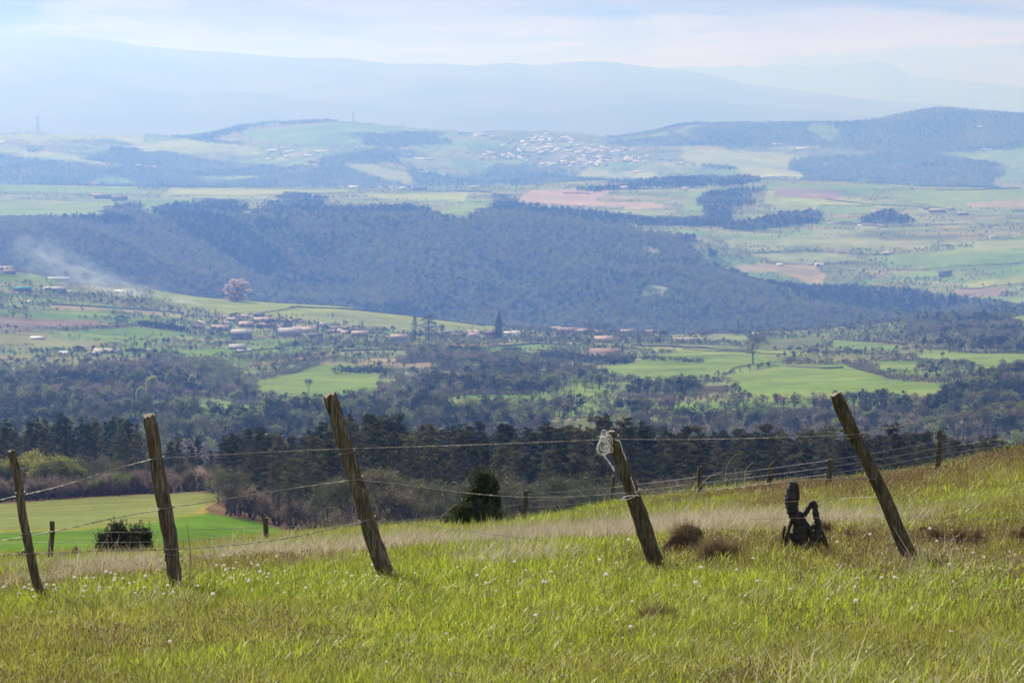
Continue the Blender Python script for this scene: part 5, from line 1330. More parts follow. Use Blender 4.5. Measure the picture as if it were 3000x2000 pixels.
for k_, (offs, lab) in enumerate([(-4, 'top'), (16, 'second'), (36, 'third'), (58, 'lowest')]):
    wire([(1540, 1444 + offs * 1.0 + 8, _b[3]), (1790, 1432 + offs * .95, _b[4]), (2052, 1400 + offs * .95, _b[5]), (2256, 1376 + offs * .95, _b[8]), (2430, 1352 + offs, _b[6]), (2590, 1326 + offs * 1.0, (_b[6] + _b[7]) / 2), (2750, 1296 + offs * 1.0, _b[7]), (3100, 1246 + offs * 1.0, _b[7])],
         lab + ' wire of the back fence right of the juniper', rad=.0032, barbstep=.30, name='barbed_wire')
for k_, (offs, lab) in enumerate([(10, 'upper'), (40, 'lower')]):
    wire([(-200, 1560 + offs, _b[0]), (152, 1548 + offs, _b[0]), (400, 1548 + offs, _b[0]), (776, 1536 + offs * .9, _b[1]), (1197, 1515 + offs * .9, (_b[1] + _b[3]) / 2), (1540, 1466 + offs * .9, _b[3])], lab + ' wire of the back fence at left', rad=.003, barbstep=.30)
# white twine round the fourth post
M_TWINE = noisy('white_twine', (.62, .62, .60), (.85, .85, .83), 30)
p4 = np.array(at(1778, 1300, y4_ - .06)); mb = MB(); s1 = y4_ / F
for k_ in range(15):
    n = 26; tt = np.linspace(0, 2 * math.pi * random.uniform(.7, 1.4), n); ph = random.uniform(0, 6.28)
    cx, cz = random.uniform(-14, 6), random.uniform(-18, 26); rx, rz = random.uniform(6, 20), random.uniform(9, 26)
    X_ = (cx + rx * np.cos(tt + ph) + rng.normal(0, .9, n)) * s1; Z_ = (cz + rz * np.sin(tt + ph) + rng.normal(0, .9, n)) * s1; Y_ = (rng.uniform(-4, 3) + 5 * np.sin(tt * 2 + ph)) * s1 - .02
    tube(mb, np.stack([X_, Y_, Z_], 1), .0019, 4, cap=False)
for k_ in range(7):
    n = 14; t_ = np.linspace(0, 1, n)
    X_ = (-16 + 38 * t_ + rng.normal(0, 1.6, n)) * s1; Z_ = (-26 - 52 * t_ ** 1.2 + rng.normal(0, 1.6, n)) * s1
    tube(mb, np.stack([X_, 0 * X_ - .03, Z_], 1), .0022, 4, cap=False)
for pts_ in ([(24, 14), (34, 12), (40, 4), (48, -24), (56, -46)], [(70, -96), (76, -112), (84, -140), (92, -152)], [(88, -138), (98, -132), (102, -134)], [(44, -160), (60, -152), (84, -150), (96, -152)], [(40, -166), (60, -163), (84, -152)]):
    a_ = np.array(pts_, float); s_ = np.linspace(0, len(a_) - 1, 16)
    for r_ in range(2):
        X_ = np.interp(s_, range(len(a_)), a_[:, 0]) + rng.normal(0, .9, 16); Z_ = np.interp(s_, range(len(a_)), a_[:, 1]) + rng.normal(0, .9, 16)
        tube(mb, np.stack([X_ * s1, 0 * X_ - .03, Z_ * s1], 1), .0024, 4, cap=False)
o = mb.build('twine_tangle', M_TWINE, loc=p4); tag(o, 'tangle of white baling twine on the fourth tall post', 'twine')

# burnt stump between the fourth and fifth posts
M_CHAR = noisy('charred_wood', (0.006, 0.006, 0.006), (0.020, 0.018, 0.016), 14, stretch=(4, 4, .8), bump=.03, rough=.5, spec=.5, detail=8, c3=(0.045, 0.040, 0.036))
sb = np.array(mplace(2350, 1626)); SY = sb[1]
st = empty('burnt_stump', sb); tag(st, 'black charred tree stump with two prongs, left of the last tall fence post', 'stump')
def limb(pts, name, par=st):
    P0 = pts[0][1]
    a_ = np.array([at(p_[0], p_[1], SY + (p_[3] if len(p_) > 3 else 0)) for p_ in pts]) - sb; r_ = np.array([p_[2] for p_ in pts]) * SY / F
    s_ = np.linspace(0, len(a_) - 1, len(a_) * 5); Q = np.stack([np.interp(s_, range(len(a_)), a_[:, i]) for i in range(3)], 1); R_ = np.interp(s_, range(len(a_)), r_)
    for _ in range(3): Q[1:-1] = (Q[:-2] + 2 * Q[1:-1] + Q[2:]) / 4
    mb = MB(); tube(mb, Q, R_ * (.86 + .18 * rng.uniform(0, 1, len(R_))), 13, jit=.15)
    for j in range(len(Q) // 5):
        c_ = Q[rng.integers(len(Q) // 4, len(Q))]; d_ = rng.normal(size=3); d_[1] *= .4; d_ /= np.linalg.norm(d_); r9 = float(R_.mean())
        tube(mb, [c_ + d_ * r9 * .5, c_ + d_ * r9 * rng.uniform(1.0, 1.7) + [0, 0, rng.uniform(-1, 1) * r9]], [r9 * .35, r9 * .04], 4)
    mb = mb; return mb.build(name, M_CHAR, par)
tr_ = limb([(2313, 1412, 5), (2322, 1416, 11), (2318, 1440, 17), (2317, 1465, 20), (2319, 1485, 19), (2326, 1505, 18), (2338, 1528, 20), (2345, 1555, 22), (2348, 1590, 22), (2350, 1630, 24)], 'trunk')
limb([(2328, 1411, 4), (2334, 1425, 8), (2336, 1450, 8), (2328, 1480, 10), (2330, 1510, 10)], 'branch')
limb([(2334, 1502, 9), (2348, 1508, 10), (2362, 1500, 5), (2366, 1484, 5), (2382, 1472, 7), (2386, 1468, 6)], 'branch')
limb([(2356, 1510, 8), (2366, 1492, 8), (2378, 1473, 9), (2386, 1470, 8), (2388, 1495, 9), (2393, 1520, 10), (2398, 1545, 10), (2392, 1575, 16), (2382, 1600, 18), (2380, 1630, 18)], 'branch')
limb([(2345, 1510, 9), (2358, 1530, 9), (2370, 1550, 10), (2385, 1580, 12), (2400, 1612, 9), (2410, 1640, 8)], 'root')
limb([(2334, 1505, 6), (2318, 1525, 7), (2312, 1548, 5), (2305, 1570, 6), (2302, 1590, 5), (2293, 1625, 5)], 'root')
limb([(2330, 1540, 8), (2326, 1575, 8), (2322, 1600, 6), (2316, 1635, 5)], 'root')
limb([(2352, 1560, 9), (2362, 1590, 9), (2366, 1630, 8)], 'root')
limb([(2372, 1550, 9), (2384, 1538, 8), (2396, 1545, 8)], 'branch')
limb([(2395, 1575, 9), (2412, 1585, 8), (2424, 1598, 7), (2420, 1625, 7)], 'root')

for uu_, vv_, ww_ in [(2300, 1560, -14), (2330, 1550, 10), (2360, 1560, 30), (2400, 1560, 34), (2318, 1580, -22), (2345, 1575, -8), (2388, 1590, 14), (2410, 1590, 26)]:
    limb([(uu_, vv_ - 20, 4), (uu_ + ww_ * .3, vv_, 4.5), (uu_ + ww_ * .6, vv_ + 26, 3.5), (uu_ + ww_, vv_ + 60, 2.5)], 'root')
# dark earth mounds with dry grass, dug up turf along the fence
M_EARTH = noisy('dry_earth', (0.03, 0.02, 0.014), (0.085, 0.055, 0.035), 9, c3=(0.17, 0.115, 0.07), bump=.03, detail=9)
def mound(u, v, wpx, hpx, label, mat=M_EARTH, name='earth_mound'):
    b = np.array(mplace(u, v)); k = b[1] / F; w = wpx * k / 2 * 1.4; h = hpx * k * 1.5 if hpx > 20 else hpx * k * 2.4; nx, ny = 40, 16; V = []
    sd = int(u)
    for j in range(ny):
        for i in range(nx):
            th_ = 2 * math.pi * i / nx; ph = (j / (ny - 1)) * math.pi / 2
            n_ = .65 + .7 * fbm(math.cos(th_) * 2 + sd, math.sin(th_) * 2 + ph * 2.5, 1.0, 4, sd)
            V.append((math.cos(th_) * math.cos(ph) * w * n_, math.sin(th_) * math.cos(ph) * w * .55 * n_, math.sin(ph) ** .6 * h * n_ - .06))
    q = [(j * nx + i, j * nx + (i + 1) % nx, (j + 1) * nx + (i + 1) % nx, (j + 1) * nx + i) for j in range(ny - 1) for i in range(nx)]
    mb = MB(); mb.add(V, q); o = mb.build(name, mat, loc=b); tag(o, label, 'mound'); return b
MOUNDS = [(2010, 1632, 96, 66, 'largest dark earth mound, right of the fourth tall post'), (2095, 1650, 84, 44, 'lower dark mound just right of the largest one'), (2150, 1652, 44, 30, 'small end of the dark mounds right of the fourth post'),
          (2490, 1606, 34, 32, 'small rusty clod between the burnt stump and the last tall post'), (2548, 1608, 30, 30, 'second rusty clod, nearer the last tall post'), (2418, 1598, 46, 44, 'rusty brown clod against the burnt stump'),
          (2690, 1612, 40, 28, 'brown clod touching the foot of the last tall post'), (2745, 1612, 56, 34, 'dark clod right of the last tall post'), (2806, 1612, 36, 34, 'small dark clod farther right of the last tall post'),
          (2862, 1612, 34, 30, 'dark clod beside the yellow flower'), (2990, 1610, 50, 36, 'dark clod at the right edge'), (1925, 1835, 100, 14, 'flat reddish brown bare patch in the foreground grass')]
mpos = [mound(*m_) for m_ in MOUNDS]
M_MOUNDGRASS = foliage('withered_grass', [(0.07, 0.045, 0.025), (0.16, 0.11, 0.06), (0.30, 0.24, 0.14)], .3, .7)
for (mu, mv, mw, mh, _), b in zip(MOUNDS, mpos):
    k = b[1] / F; w = mw * k / 2 * 1.15; h = mh * k * 1.7; mo = [o_ for o_ in C.objects if o_.name.startswith('earth_mound') and (o_.location - Vector(b)).length < 1e-3][0]
    n = int(420 * mw / 60); a = rng.uniform(0, 6.28, n); r = np.sqrt(rng.uniform(0, 1, n)); X = np.cos(a) * r * w; Yb = np.sin(a) * r * w * .55; Z = h * np.sqrt(1 - r ** 2) * .7 - .03
    L_ = rng.uniform(.05, .16, n); dx, dy = rng.normal(0, .05, n), rng.normal(0, .03, n); wd_ = .003
    Vv = np.stack([np.stack([X - wd_, Yb, Z], 1), np.stack([X + wd_, Yb, Z], 1), np.stack([X + dx, Yb + dy, Z + L_], 1)], 1).reshape(-1, 3)
    gm = MB(); gm.add(Vv, None, np.arange(n * 3).reshape(n, 3), np.repeat(rng.uniform(0, 1, n), 3)); gm.build('withered_grass', M_MOUNDGRASS, mo)

# ---------------------------------------------------------------- bushes at the brow of the meadow
def bush(u, v, wpx, hpx, label, mat, n, name='bush', cat='bush', spiky=.0, y=None, size=(.05, .11), shape='round'):
    b = np.array(mplace(u, v)) if y is None else np.array(at(u, v, y)); k = b[1] / F; w = wpx * k / 2; h = hpx * k
    e = empty(name, b); tag(e, label, cat); K, T = MB(), MB(); nc = 26 if shape == 'round' else 34
    for c_ in range(nc):
        if shape == 'round':
            a_ = float(np.clip(rng.normal(0, .55), -1.05, 1.05)); cx = a_ * w * .9; cy = rng.uniform(-.5, .5) * w * .5; top = h * (.42 + .75 * float(vnoise(a_ * 2.6 + u, 0.0, 5))) * (1 - .35 * a_ ** 2) * rng.uniform(.8, 1.1); cz = top * rng.uniform(.35, .92)
        else:
            t_ = rng.uniform(0, 1) ** 1.3; cz = h * (.08 + .9 * t_); a2 = rng.uniform(0, 6.28); rr_ = w * (1 - t_) ** .55 * rng.uniform(.2, .95); cx = math.cos(a2) * rr_; cy = math.sin(a2) * rr_
        r_ = rng.uniform(.08, .24) * min(w, h) * 1.35; m_ = n // nc
        c0 = np.array([cx, cy, cz])
        leaves(K, ellip(m_, r_, r_, r_ * 1.1, c0, .6), rng.uniform(size[0], size[1], m_), r=np.clip(rng.normal(.5, .2) + rng.normal(0, .15, m_), 0, 1), aspect=.5 if spiky else .9)
        tube(T, [(cx * .15, cy * .15, -.1), (cx * .6, cy * .6, cz * .5), (cx, cy, cz)], [.03, .02, .008], 4, cap=False)
        if spiky:
            for _ in range(14):
                d_ = np.array([rng.normal(0, .5), rng.normal(0, .5), rng.uniform(.5, 1)]); d_ /= np.linalg.norm(d_)
                tip = c0 + d_ * r_ * rng.uniform(1.2, 2.3); tube(T, [c0, tip], [.008, .004], 3, cap=False)
                leaves(K, c0 + (tip - c0) * rng.uniform(.4, 1, (9, 1)) + rng.normal(0, .02, (9, 3)), rng.uniform(.03, .06, 9), aspect=.5)
    T.build('stems', M_BARK, e); K.build('foliage', mat, e)
bush(375, 1640, 190, 116, 'dark spiky broom bush between the first two tall posts, before the bright field', M_BROOM, 9000, 'broom_bush', spiky=1)
bush(1415, 1560, 190, 158, 'dark green juniper with pointed top behind the wires, left of the short post', M_JUN, 14000, 'juniper_bush', shape='cone', spiky=1, size=(.06, .13))
bush(1345, 1556, 90, 80, 'lower left lobe of juniper, a smaller bush beside the pointed one', M_JUN, 5000, 'juniper_bush', spiky=1)
bush(2860, 1352, 140, 34, 'pale yellow green shrub on the brow at right', M_GORSE, 5000, 'brow_shrub', size=(.05, .1))
bush(2965, 1338, 120, 44, 'pale grey green shrub on the brow at the right edge', M_LEAF, 5000, 'brow_shrub', size=(.05, .1))
bush(2715, 1598, 84, 50, 'small round green tussock right of the last tall post', M_JUN, 3000, 'tussock', size=(.03, .07))
bush(60, 1655, 110, 40, 'small dull bush at the left brow near the first tall post', M_BROOM, 2500, 'brow_shrub')
bush(225, 1655, 90, 44, 'hazy grey bush at the foot of the broom', M_LEAFDULL, 2500, 'brow_shrub')

# ---------------------------------------------------------------- meadow grass
M_GRASS = foliage('meadow_grass', [(0.11, 0.15, 0.02), (0.31, 0.33, 0.04), (0.54, 0.49, 0.10)], .55, .45, spec=.4)
M_BRIGHT = foliage('fresh_grass', [(0.22, 0.31, 0.025), (0.42, 0.46, 0.04)], .6, .4, spec=.4)
M_STRAW = foliage('straw', [(0.30, 0.24, 0.14), (0.48, 0.42, 0.28), (0.58, 0.50, 0.36)], .4, .6)
M_BROWN = foliage('brown_seed_stems', [(0.15, 0.095, 0.05), (0.27, 0.18, 0.09)], .35, .7)
def tuft(mat, n, rad, h0, h1, w, lean, bend, head=None):
    V, q, t, rr = [], [], [], []; c = 0
    for _ in range(n):
        a = rng.uniform(0, 6.283); r = rad * math.sqrt(rng.uniform(0, 1)); bx, by = math.cos(a) * r, math.sin(a) * r
        hh = rng.uniform(h0, h1); d = rng.uniform(0, 6.283); ln = rng.uniform(0, lean); bd = rng.uniform(0, bend)
        fx, fy = math.cos(d), math.sin(d); sx, sy = -fy * w / 2, fx * w / 2
        tone = rng.uniform(0, 1)
        for k, tt in enumerate((0, .4, .75, 1.0)):
            off = hh * (ln * tt + bd * tt ** 2.4); z = hh * tt * (1 - .25 * bd * tt)
            px, py = bx + fx * off, by + fy * off; ww = (1, .9, .6, 0)[k]
            if k < 3: V += [(px - sx * ww, py - sy * ww, z - .01), (px + sx * ww, py + sy * ww, z - .01)]; rr += [tone, tone]
            else: V.append((px, py, z)); rr.append(tone)
        q += [(c, c + 1, c + 3, c + 2), (c + 2, c + 3, c + 5, c + 4)]; t.append((c + 4, c + 5, c + 6)); c += 7
        if head:
            hs = head * rng.uniform(.6, 1.2)
            for e_ in range(2):
                dx, dy = (fx, fy) if e_ else (-fy, fx)
                V += [(px - dx * hs * .35, py - dy * hs * .35, z - hs * .3), (px + dx * hs * .35, py + dy * hs * .35, z - hs * .3), (px + dx * hs * .2, py + dy * hs * .2, z + hs), (px - dx * hs * .2, py - dy * hs * .2, z + hs)]
                rr += [1 - tone * .6] * 4; q.append((c, c + 1, c + 2, c + 3)); c += 4
    mb = MB(); mb.add(V, q, t, rr); return bpy.data.objects.new('tuft', mb.mesh('tuft', mat))
gl = [tuft(M_GRASS, 58, .16, .03, .10, .0052, .7, .9) for _ in range(4)] + [tuft(M_BRIGHT, 34, .14, .04, .13, .008, .6, .8) for _ in range(2)] + \
     [tuft(M_STRAW, 34, .20, .05, .24, .0040, .9, 1.3) for _ in range(3)] + [tuft(M_BROWN, 14, .17, .06, .17, .003, .3, .3, head=.012) for _ in range(2)] + [tuft(M_STRAW, 10, .17, .07, .17, .0026, .4, .4, head=.010)]
PR_GRASS = protos('proto_grass', gl)
def spots(n, y0, y1, pad=2.0):
    Y = np.sqrt(rng.uniform(y0 ** 2, y1 ** 2, n)); a = rng.uniform(-.235, .235, n); return a * Y + np.sign(a) * 0, Y
FENCE = dict(u=[-900, 0, 140, 530, 1160, 1930, 2678, 3900], v=[1800, 1760, 1740, 1690, 1670, 1640, 1615, 1580])
def grass(name, label, n, y0, y1, sc):
    x, y = spots(n, y0, y1); z = meadow_z(x, y); u, v = proj(x, y, z)
    st_ = fbm(x, y, 1.6, 3, 201); gr = fbm(x, y, 2.6, 3, 207); br = fbm(x, y, 3.2, 3, 213); r = rng.uniform(0, 1, n)
    # dry grass lies thick along the fence line
    fv = pr(FENCE, u); dry = np.clip(1.15 - np.abs(v - fv + 30) / 70, 0, 1) * np.interp(u, [0, 500, 900, 1500, 1750, 1950, 2300, 2500, 2700, 3000], [.2, .45, .9, .9, .5, .85, .7, .4, .15, .1])
    far = np.clip((1 - (v - pr(CREST, u)) / 90), 0, 1)
    idx = rng.integers(0, 4, n)
    idx[(gr + (r - .5) * .3) > .60] = 4 + (r[(gr + (r - .5) * .3) > .60] > .5)
    pb = np.clip((br - .33) * 2.3, .08, .65) + .32 * far * np.interp(u, [0, 1500, 2200, 3000], [.0, .3, 1, 1])
    k = rng.uniform(0, 1, n) < pb; idx[k] = rng.choice([9, 10, 10, 9, 11], k.sum())
    ps = np.clip(dry * (st_ * 4.2 - 1.85), 0, .45 if y0 < 20 else .16) + .015
    k = rng.uniform(0, 1, n) < ps; idx[k] = rng.integers(6, 9, k.sum())
    s = rng.uniform(.7, 1.25, n) * sc * np.where((idx >= 9) & (y0 > 20), 1 + .75 * far * np.interp(u, [1500, 2200], [0, 1]), 1) * (1 + .35 * (idx >= 6) * (idx < 9) * dry * (y0 < 20)); s = s * np.where(idx >= 6, np.interp(y, [16, 24, 40], [1, .72 + .2, .55]) * np.where(idx >= 9, .85, np.where(st_ > .58, 1.15, .6)), np.interp(y, [16, 26, 60], [1, 1.2, 1.2]))
    s3 = np.stack([s, s, s * (0.75 + .6 * fbm(x, y, .9, 2, 221))], 1)
    keep = np.ones(n, bool)
    for (mu, mv, mw, mh, _), b in zip(MOUNDS, mpos):
        keep &= ~(((x - b[0]) ** 2 / (mw * b[1] / F * .42) ** 2 + (y - b[1]) ** 2 / (mw * b[1] / F * .26) ** 2) < 1)
    x, y, z, s3, idx = x[keep], y[keep], z[keep], s3[keep], idx[keep]
    stuff(name, np.stack([x, y, z], 1), rng.uniform(0, 6.283, len(x)), s3, idx, PR_GRASS, label, 'grass', tilt=rng.normal(0, .12, (len(x), 2)))
grass('meadow_grass', 'short yellow green meadow grass with dry stems around the fence', 62000, 8.5, 37, 1.0)
grass('brow_grass', 'meadow grass with brown seed heads on the brow beyond the fence', 95000, 37, 84, 1.6)
# long dry stalks that stand out
def stalk(pts, label):
    u_, v_ = pts[0]; b = np.array(mplace(u_, v_)); P = np.array([at(a_, c_, b[1]) for a_, c_ in pts]) - b
    s_ = np.linspace(0, len(P) - 1, 14); Q = np.stack([np.interp(s_, range(len(P)), P[:, i]) for i in range(3)], 1)
    for _ in range(3): Q[1:-1] = (Q[:-2] + 2 * Q[1:-1] + Q[2:]) / 4
    mb = MB(); tube(mb, Q, np.linspace(.004, .0022, 14), 4); o = mb.build('dry_stalk', M_STRAW, loc=b); tag(o, label, 'dry stalk')
for pts, lab in [([(2010, 1560), (2040, 1430), (2080, 1392), (2120, 1380)], 'long dry stalk arching up before the pines, right of the fourth tall post'),
                 ([(2115, 1385 + 140), (2125, 1370), (2140, 1345), (2156, 1330)], 'tall pale grass ear before the pines'), ([(2180, 1530), (2180, 1380), (2192, 1366), (2206, 1354)], 'second tall pale grass ear, nearer the burnt stump'),
                 ([(1225, 1590), (1265, 1545), (1310, 1495), (1340, 1474)], 'pale straight dry stick leaning right, right of the third tall post'), ([(1262, 1600), (1282, 1570), (1280, 1540), (1277, 1530)], 'short forked dry stick beside the leaning one'),
                 ([(1090, 1560), (1112, 1530), (1130, 1500), (1145, 1488)], 'short pale twig at the third tall post'), ([(1660, 1640), (1720, 1600), (1770, 1625), (1772, 1632)], 'bent pale stem lying in the dry grass left of the fourth post'),
                 ([(20, 1640), (5, 1600), (12, 1560), (18, 1548)], 'dark thin stem at the left edge'), ([(550, 1750), (560, 1640), (552, 1560), (545, 1530)], 'thin stem right of the second tall post'),
                 ([(2450, 1480), (2445, 1440), (2438, 1428)], 'little pale stalk behind the slack wire')]:
    stalk(pts, lab)
# dandelion clocks
M_CLOCK = foliage('dandelion_fluff', [(.78, .76, .72), (.86, .84, .80)], .5)
def dandelion():
    mb = MB(); tube(mb, [(0, 0, 0), (.01, 0, .09), (0, .01, .17)], [.0022, .002, .0018], 4, cap=False)
    return mb.mesh('dandelion_stem', M_GRASS)
st_me = dandelion(); hb = MB(); leaves(hb, ellip(70, .011, .011, .011, (0, .01, .176), .25), .007); hd_me = hb.mesh('dandelion_head', M_CLOCK)
fl = [(int(a), int(b)) for a, b in [(15, 1767), (35, 1765), (60, 1768), (92, 1740), (96, 1758), (110, 1765), (118, 1752), (100, 1780), (150, 1770), (160, 1765), (205, 1768), (216, 1748), (250, 1736), (288, 1735), (292, 1752), (336, 1750), (340, 1745), (356, 1756), (362, 1742),
      (375, 1745), (385, 1760), (398, 1748), (400, 1704), (470, 1690), (476, 1768), (490, 1768), (512, 1765), (630, 1680), (632, 1692), (652, 1665), (673, 1658), (678, 1661), (690, 1678), (632, 1720), (660, 1728), (680, 1734), (692, 1732), (716, 1722), (733, 1728), (738, 1742),
      (708, 1744), (760, 1710), (400, 1787), (52, 1835), (152, 1822), (865, 1720), (900, 1757), (1088, 1692), (1096, 1696), (1072, 1708), (1100, 1722), (1150, 1712), (1203, 1695), (1250, 1700), (1300, 1690), (1328, 1696), (1340, 1695), (1412, 1698), (1443, 1707), (1453, 1687),
      (1510, 1700), (1540, 1712), (1560, 1708), (1602, 1714), (1616, 1715), (1595, 1738), (1602, 1736), (1423, 1747), (1522, 1765), (1595, 1764), (1352, 1815), (1770, 1755), (1844, 1722), (1807, 1672), (1810, 1683), (1900, 1690), (1978, 1746), (2042, 1606 + 170),
      (2052, 1740), (2240, 1728), (2222, 1756), (2202, 1668), (2352, 1662), (2510, 1726), (2538, 1718), (2620, 1733), (2630, 1720), (2618, 1606), (2632, 1642), (2706, 1698), (2772, 1645), (2818, 1643), (2850, 1658), (2878, 1670), (2878, 1692), (2960, 1654), (2975, 1642),
      (2502, 1838), (2153, 1855), (2784, 1895), (2650, 1456), (2790, 1458), (2866, 1505), (2460, 1516), (2140, 1506), (2960, 1512), (1130, 1974), (500, 1955), (1842, 1913), (1674, 1906), (1570, 1876), (1310, 1906), (620, 1812), (78, 1770), (2455, 1500), (2050, 1480)]]
fl += [(random.gauss(250, 160), random.gauss(1750, 16)) for _ in range(50)] + [(random.gauss(720, 90), random.gauss(1705, 26)) for _ in range(24)] + [(random.uniform(200, 2950), random.uniform(1680, 1800)) for _ in range(50)] + [(random.uniform(1200, 2900), random.uniform(1500, 1640)) for _ in range(36)]
for i, (a, b) in enumerate(fl):
    b = b + 18; p_ = mplace(a, b); s_ = random.uniform(.55, 1.1)
    e = empty('dandelion', p_, random.uniform(0, 6.28)); e.scale = (s_, s_, s_ * random.uniform(.6, 1.1))
    for n_, me in (('stem', st_me), ('seed_head', hd_me)):
        o = bpy.data.objects.new(n_, me); C.objects.link(o); o.parent = e
    zone = 'in the grass left of the second tall post' if a < 520 else 'in the grass between the second and third tall posts' if a < 1150 else 'in the grass between the third and fourth tall posts' if a < 1930 else 'in the grass between the fourth and fifth tall posts' if a < 2680 else 'in the grass right of the last tall post'
    tag(e, 'white dandelion clock ' + zone, 'dandelion', 'dandelion clocks ' + zone)
p_ = mplace(2850, 1582); e = empty('yellow_flower', p_); mb = MB(); tube(mb, [(0, 0, 0), (0, 0, .10)], .003, 4); mb.build('stem', M_GRASS, e)
mb = MB(); leaves(mb, ellip(60, .018, .018, .010, (0, 0, .105), .4), .014); mb.build('petals', foliage('yellow_petals', [(.8, .62, .02), (.9, .7, .05)], .3), e); tag(e, 'single yellow flower over the dark clods at right', 'flower')

# ---------------------------------------------------------------- smoke over the fields at left
def smokemat(dens, sc, sd):
    m, nt, nd, lk = newmat('smoke_%d' % sd)
    tc = N(nd, 'ShaderNodeTexCoord'); ln = N(nd, 'ShaderNodeVectorMath', operation='LENGTH'); lk.new(tc.outputs['Object'], ln.inputs[0])
    fo = N(nd, 'ShaderNodeMapRange', interpolation_type='SMOOTHSTEP'); fo.inputs['From Min'].default_value = 1.0; fo.inputs['From Max'].default_value = 0.15
    fo.inputs['To Min'].default_value = 0; fo.inputs['To Max'].default_value = 1; lk.new(ln.outputs['Value'], fo.inputs['Value'])
    nz = N(nd, 'ShaderNodeTexNoise'); nz.noise_dimensions = '4D'; nz.inputs['W'].default_value = sd; nz.inputs['Scale'].default_value = sc; nz.inputs['Detail'].default_value = 4; nz.inputs['Distortion'].default_value = .6
    lk.new(tc.outputs['Object'], nz.inputs['Vector'])
    th = N(nd, 'ShaderNodeMapRange'); th.inputs['From Min'].default_value = .42; th.inputs['From Max'].default_value = .68; lk.new(nz.outputs[0], th.inputs['Value'])
    mu = N(nd, 'ShaderNodeMath', operation='MULTIPLY'); lk.new(fo.outputs[0], mu.inputs[0]); lk.new(th.outputs[0], mu.inputs[1])
    m2 = N(nd, 'ShaderNodeMath', operation='MULTIPLY'); m2.inputs[1].default_value = dens; lk.new(mu.outputs[0], m2.inputs[0])
    pv = N(nd, 'ShaderNodeVolumePrincipled'); pv.inputs['Color'].default_value = (.62, .82, 1, 1); pv.inputs['Absorption Color'].default_value = (1, 1, 1, 1); pv.inputs['Anisotropy'].default_value = .5
    lk.new(m2.outputs[0], pv.inputs['Density'])
    o = N(nd, 'ShaderNodeOutputMaterial'); lk.new(pv.outputs[0], o.inputs['Volume']); return m
def smoke(u, v, Y, wpx, hpx, dep, rot, dens, sc, sd, label):
    me = bpy.data.meshes.new('smoke'); import bmesh
    bm = bmesh.new(); bmesh.ops.create_icosphere(bm, subdivisions=3, radius=1.0); bm.to_mesh(me); bm.free()
    me.materials.append(smokemat(dens, sc, sd)); o = bpy.data.objects.new('smoke', me); C.objects.link(o)
    o.location = at(u, v, Y); k = Y / F; o.scale = (wpx / 2 * k, dep, hpx / 2 * k); o.rotation_euler = (0, math.radians(rot), 0)
    tag(o, label, 'smoke', kind='stuff')
smoke(540, 888, 3330, 190, 46, 18, 4, .085, 2.2, 3, 'low white smoke drifting left of the village roofs')
smoke(340, 846, 3360, 400, 100, 40, 8, .026, 2.4, 5, 'broad veil of smoke over the white shed at left')
smoke(130, 760, 3420, 300, 190, 50, 38, .015, 2.2, 8, 'thin bluish smoke plume rising to the upper left')
smoke(250, 800, 3400, 300, 130, 40, 22, .018, 2.6, 13, 'middle of the smoke plume between veil and rising end')

# ---------------------------------------------------------------- haze, sky, sun, camera
mb = MB(); boxm(mb, -16500, 16500, -60, 48500, -520, 580)
hz = mb.build('haze', None); m, nt, nd, lk = newmat('haze_air')
pv = N(nd, 'ShaderNodeVolumePrincipled'); pv.inputs['Color'].default_value = HAZE_COL; pv.inputs['Absorption Color'].default_value = (.95, .79, 1, 1); pv.inputs['Density'].default_value = HAZE_D; pv.inputs['Anisotropy'].default_value = HAZE_G
o = N(nd, 'ShaderNodeOutputMaterial'); lk.new(pv.outputs[0], o.inputs['Volume']); hz.data.materials.append(m); tag(hz, kind='stuff', label='pale blue haze filling the valley', cat='haze')

w = bpy.data.worlds.new('World'); bpy.context.scene.world = w; w.use_nodes = True
nt = w.node_tree; nd, lk = nt.nodes, nt.links; nd.clear()
sky = N(nd, 'ShaderNodeTexSky', sky_type='NISHITA'); sky.sun_disc = False; sky.sun_elevation = SUN_EL; sky.sun_rotation = SUN_AZ; sky.air_density = 1.0; sky.dust_density = 2.5; sky.altitude = 600
b1 = N(nd, 'ShaderNodeBackground'); b1.inputs[1].default_value = SKY_S; lk.new(sky.outputs[0], b1.inputs[0])
tc = N(nd, 'ShaderNodeTexCoord'); mp = N(nd, 'ShaderNodeMapping'); mp.inputs['Scale'].default_value = (1, 1, 4.5); mp.inputs['Location'].default_value = (.3, .1, .15); lk.new(tc.outputs['Generated'], mp.inputs[0])
nz = N(nd, 'ShaderNodeTexNoise'); nz.inputs['Scale'].default_value = 9; nz.inputs['Detail'].default_value = 7; nz.inputs['Roughness'].default_value = .55; nz.inputs['Distortion'].default_value = .3; lk.new(mp.outputs[0], nz.inputs['Vector'])
cr = N(nd, 'ShaderNodeMapRange'); cr.inputs['From Min'].default_value = .44; cr.inputs['From Max'].default_value = .62; cr.inputs['To Min'].default_value = 1.0; cr.inputs['To Max'].default_value = .15; lk.new(nz.outputs[0], cr.inputs['Value'])
b2 = N(nd, 'ShaderNodeBackground'); b2.inputs[0].default_value = CLOUD_COL; b2.inputs[1].default_value = CLOUD_S
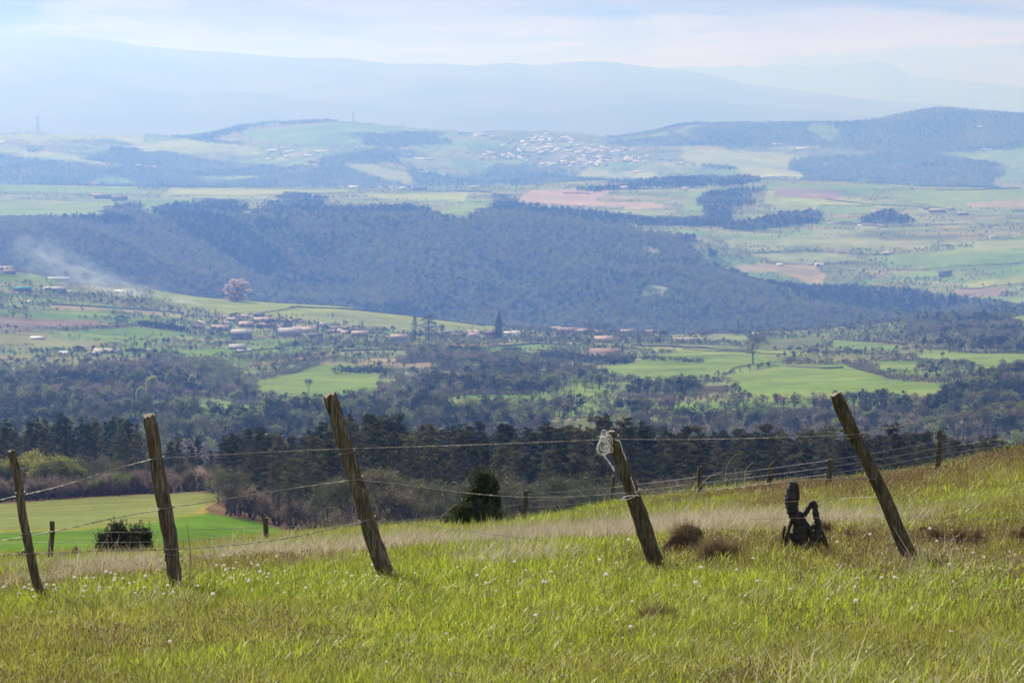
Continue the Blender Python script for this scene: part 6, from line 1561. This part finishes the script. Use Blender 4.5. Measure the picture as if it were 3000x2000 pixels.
nb_ = N(nd, 'ShaderNodeTexNoise'); nb_.inputs['Scale'].default_value = 14; nb_.inputs['Detail'].default_value = 8; nb_.inputs['Distortion'].default_value = .5; mp2 = N(nd, 'ShaderNodeMapping'); mp2.inputs['Scale'].default_value = (1, 1, 7); mp2.inputs['Location'].default_value = (1.7, .4, .6); lk.new(tc.outputs['Generated'], mp2.inputs[0]); lk.new(mp2.outputs[0], nb_.inputs['Vector'])
br_ = N(nd, 'ShaderNodeMapRange'); br_.inputs['From Min'].default_value = .44; br_.inputs['From Max'].default_value = .64; br_.inputs['To Min'].default_value = .70; br_.inputs['To Max'].default_value = 1.9; lk.new(nb_.outputs[0], br_.inputs['Value'])
mm_ = N(nd, 'ShaderNodeMath', operation='MULTIPLY')
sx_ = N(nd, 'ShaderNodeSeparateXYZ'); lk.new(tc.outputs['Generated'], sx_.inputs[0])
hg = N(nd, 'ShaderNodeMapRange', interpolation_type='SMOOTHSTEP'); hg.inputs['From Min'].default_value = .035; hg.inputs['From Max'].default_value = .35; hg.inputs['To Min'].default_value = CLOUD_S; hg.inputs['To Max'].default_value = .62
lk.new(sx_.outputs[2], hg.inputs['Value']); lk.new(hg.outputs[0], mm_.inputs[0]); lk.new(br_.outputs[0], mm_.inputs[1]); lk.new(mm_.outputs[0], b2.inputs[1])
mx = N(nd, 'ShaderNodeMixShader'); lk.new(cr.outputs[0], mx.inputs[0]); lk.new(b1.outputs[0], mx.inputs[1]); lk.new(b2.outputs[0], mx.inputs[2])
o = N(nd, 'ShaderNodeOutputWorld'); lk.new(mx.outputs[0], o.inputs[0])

L = bpy.data.lights.new('sun', 'SUN'); L.energy = SUN_S; L.angle = math.radians(.6); L.color = (1, .95, .87)
so = bpy.data.objects.new('sun', L); C.objects.link(so)
d = Vector((math.sin(SUN_AZ) * math.cos(SUN_EL), math.cos(SUN_AZ) * math.cos(SUN_EL), math.sin(SUN_EL)))
so.rotation_euler = d.to_track_quat('Z', 'Y').to_euler(); so.location = (0, 0, 30)

cd = bpy.data.cameras.new('camera'); cd.lens = 100; cd.sensor_width = 36; cd.clip_end = 90000; cd.clip_start = .5
cam = bpy.data.objects.new('camera', cd); C.objects.link(cam); cam.location = (0, 0, 0); cam.rotation_euler = (math.pi / 2 - PITCH, 0, 0)
cd.dof.use_dof = True; cd.dof.focus_distance = 23; cd.dof.aperture_fstop = 18
sc = bpy.context.scene; sc.camera = cam
sc.render.engine = 'CYCLES'
sc.view_settings.view_transform = 'Standard'; sc.view_settings.look = 'None'; sc.view_settings.exposure = EXPO; sc.view_settings.gamma = 1
sc.cycles.use_denoising = True; sc.cycles.denoiser = 'OPENIMAGEDENOISE'; sc.cycles.max_bounces = 5; sc.cycles.diffuse_bounces = 2; sc.cycles.transmission_bounces = 3; sc.cycles.volume_bounces = 0
sc.cycles.volume_max_steps = 128; sc.cycles.use_fast_gi = False
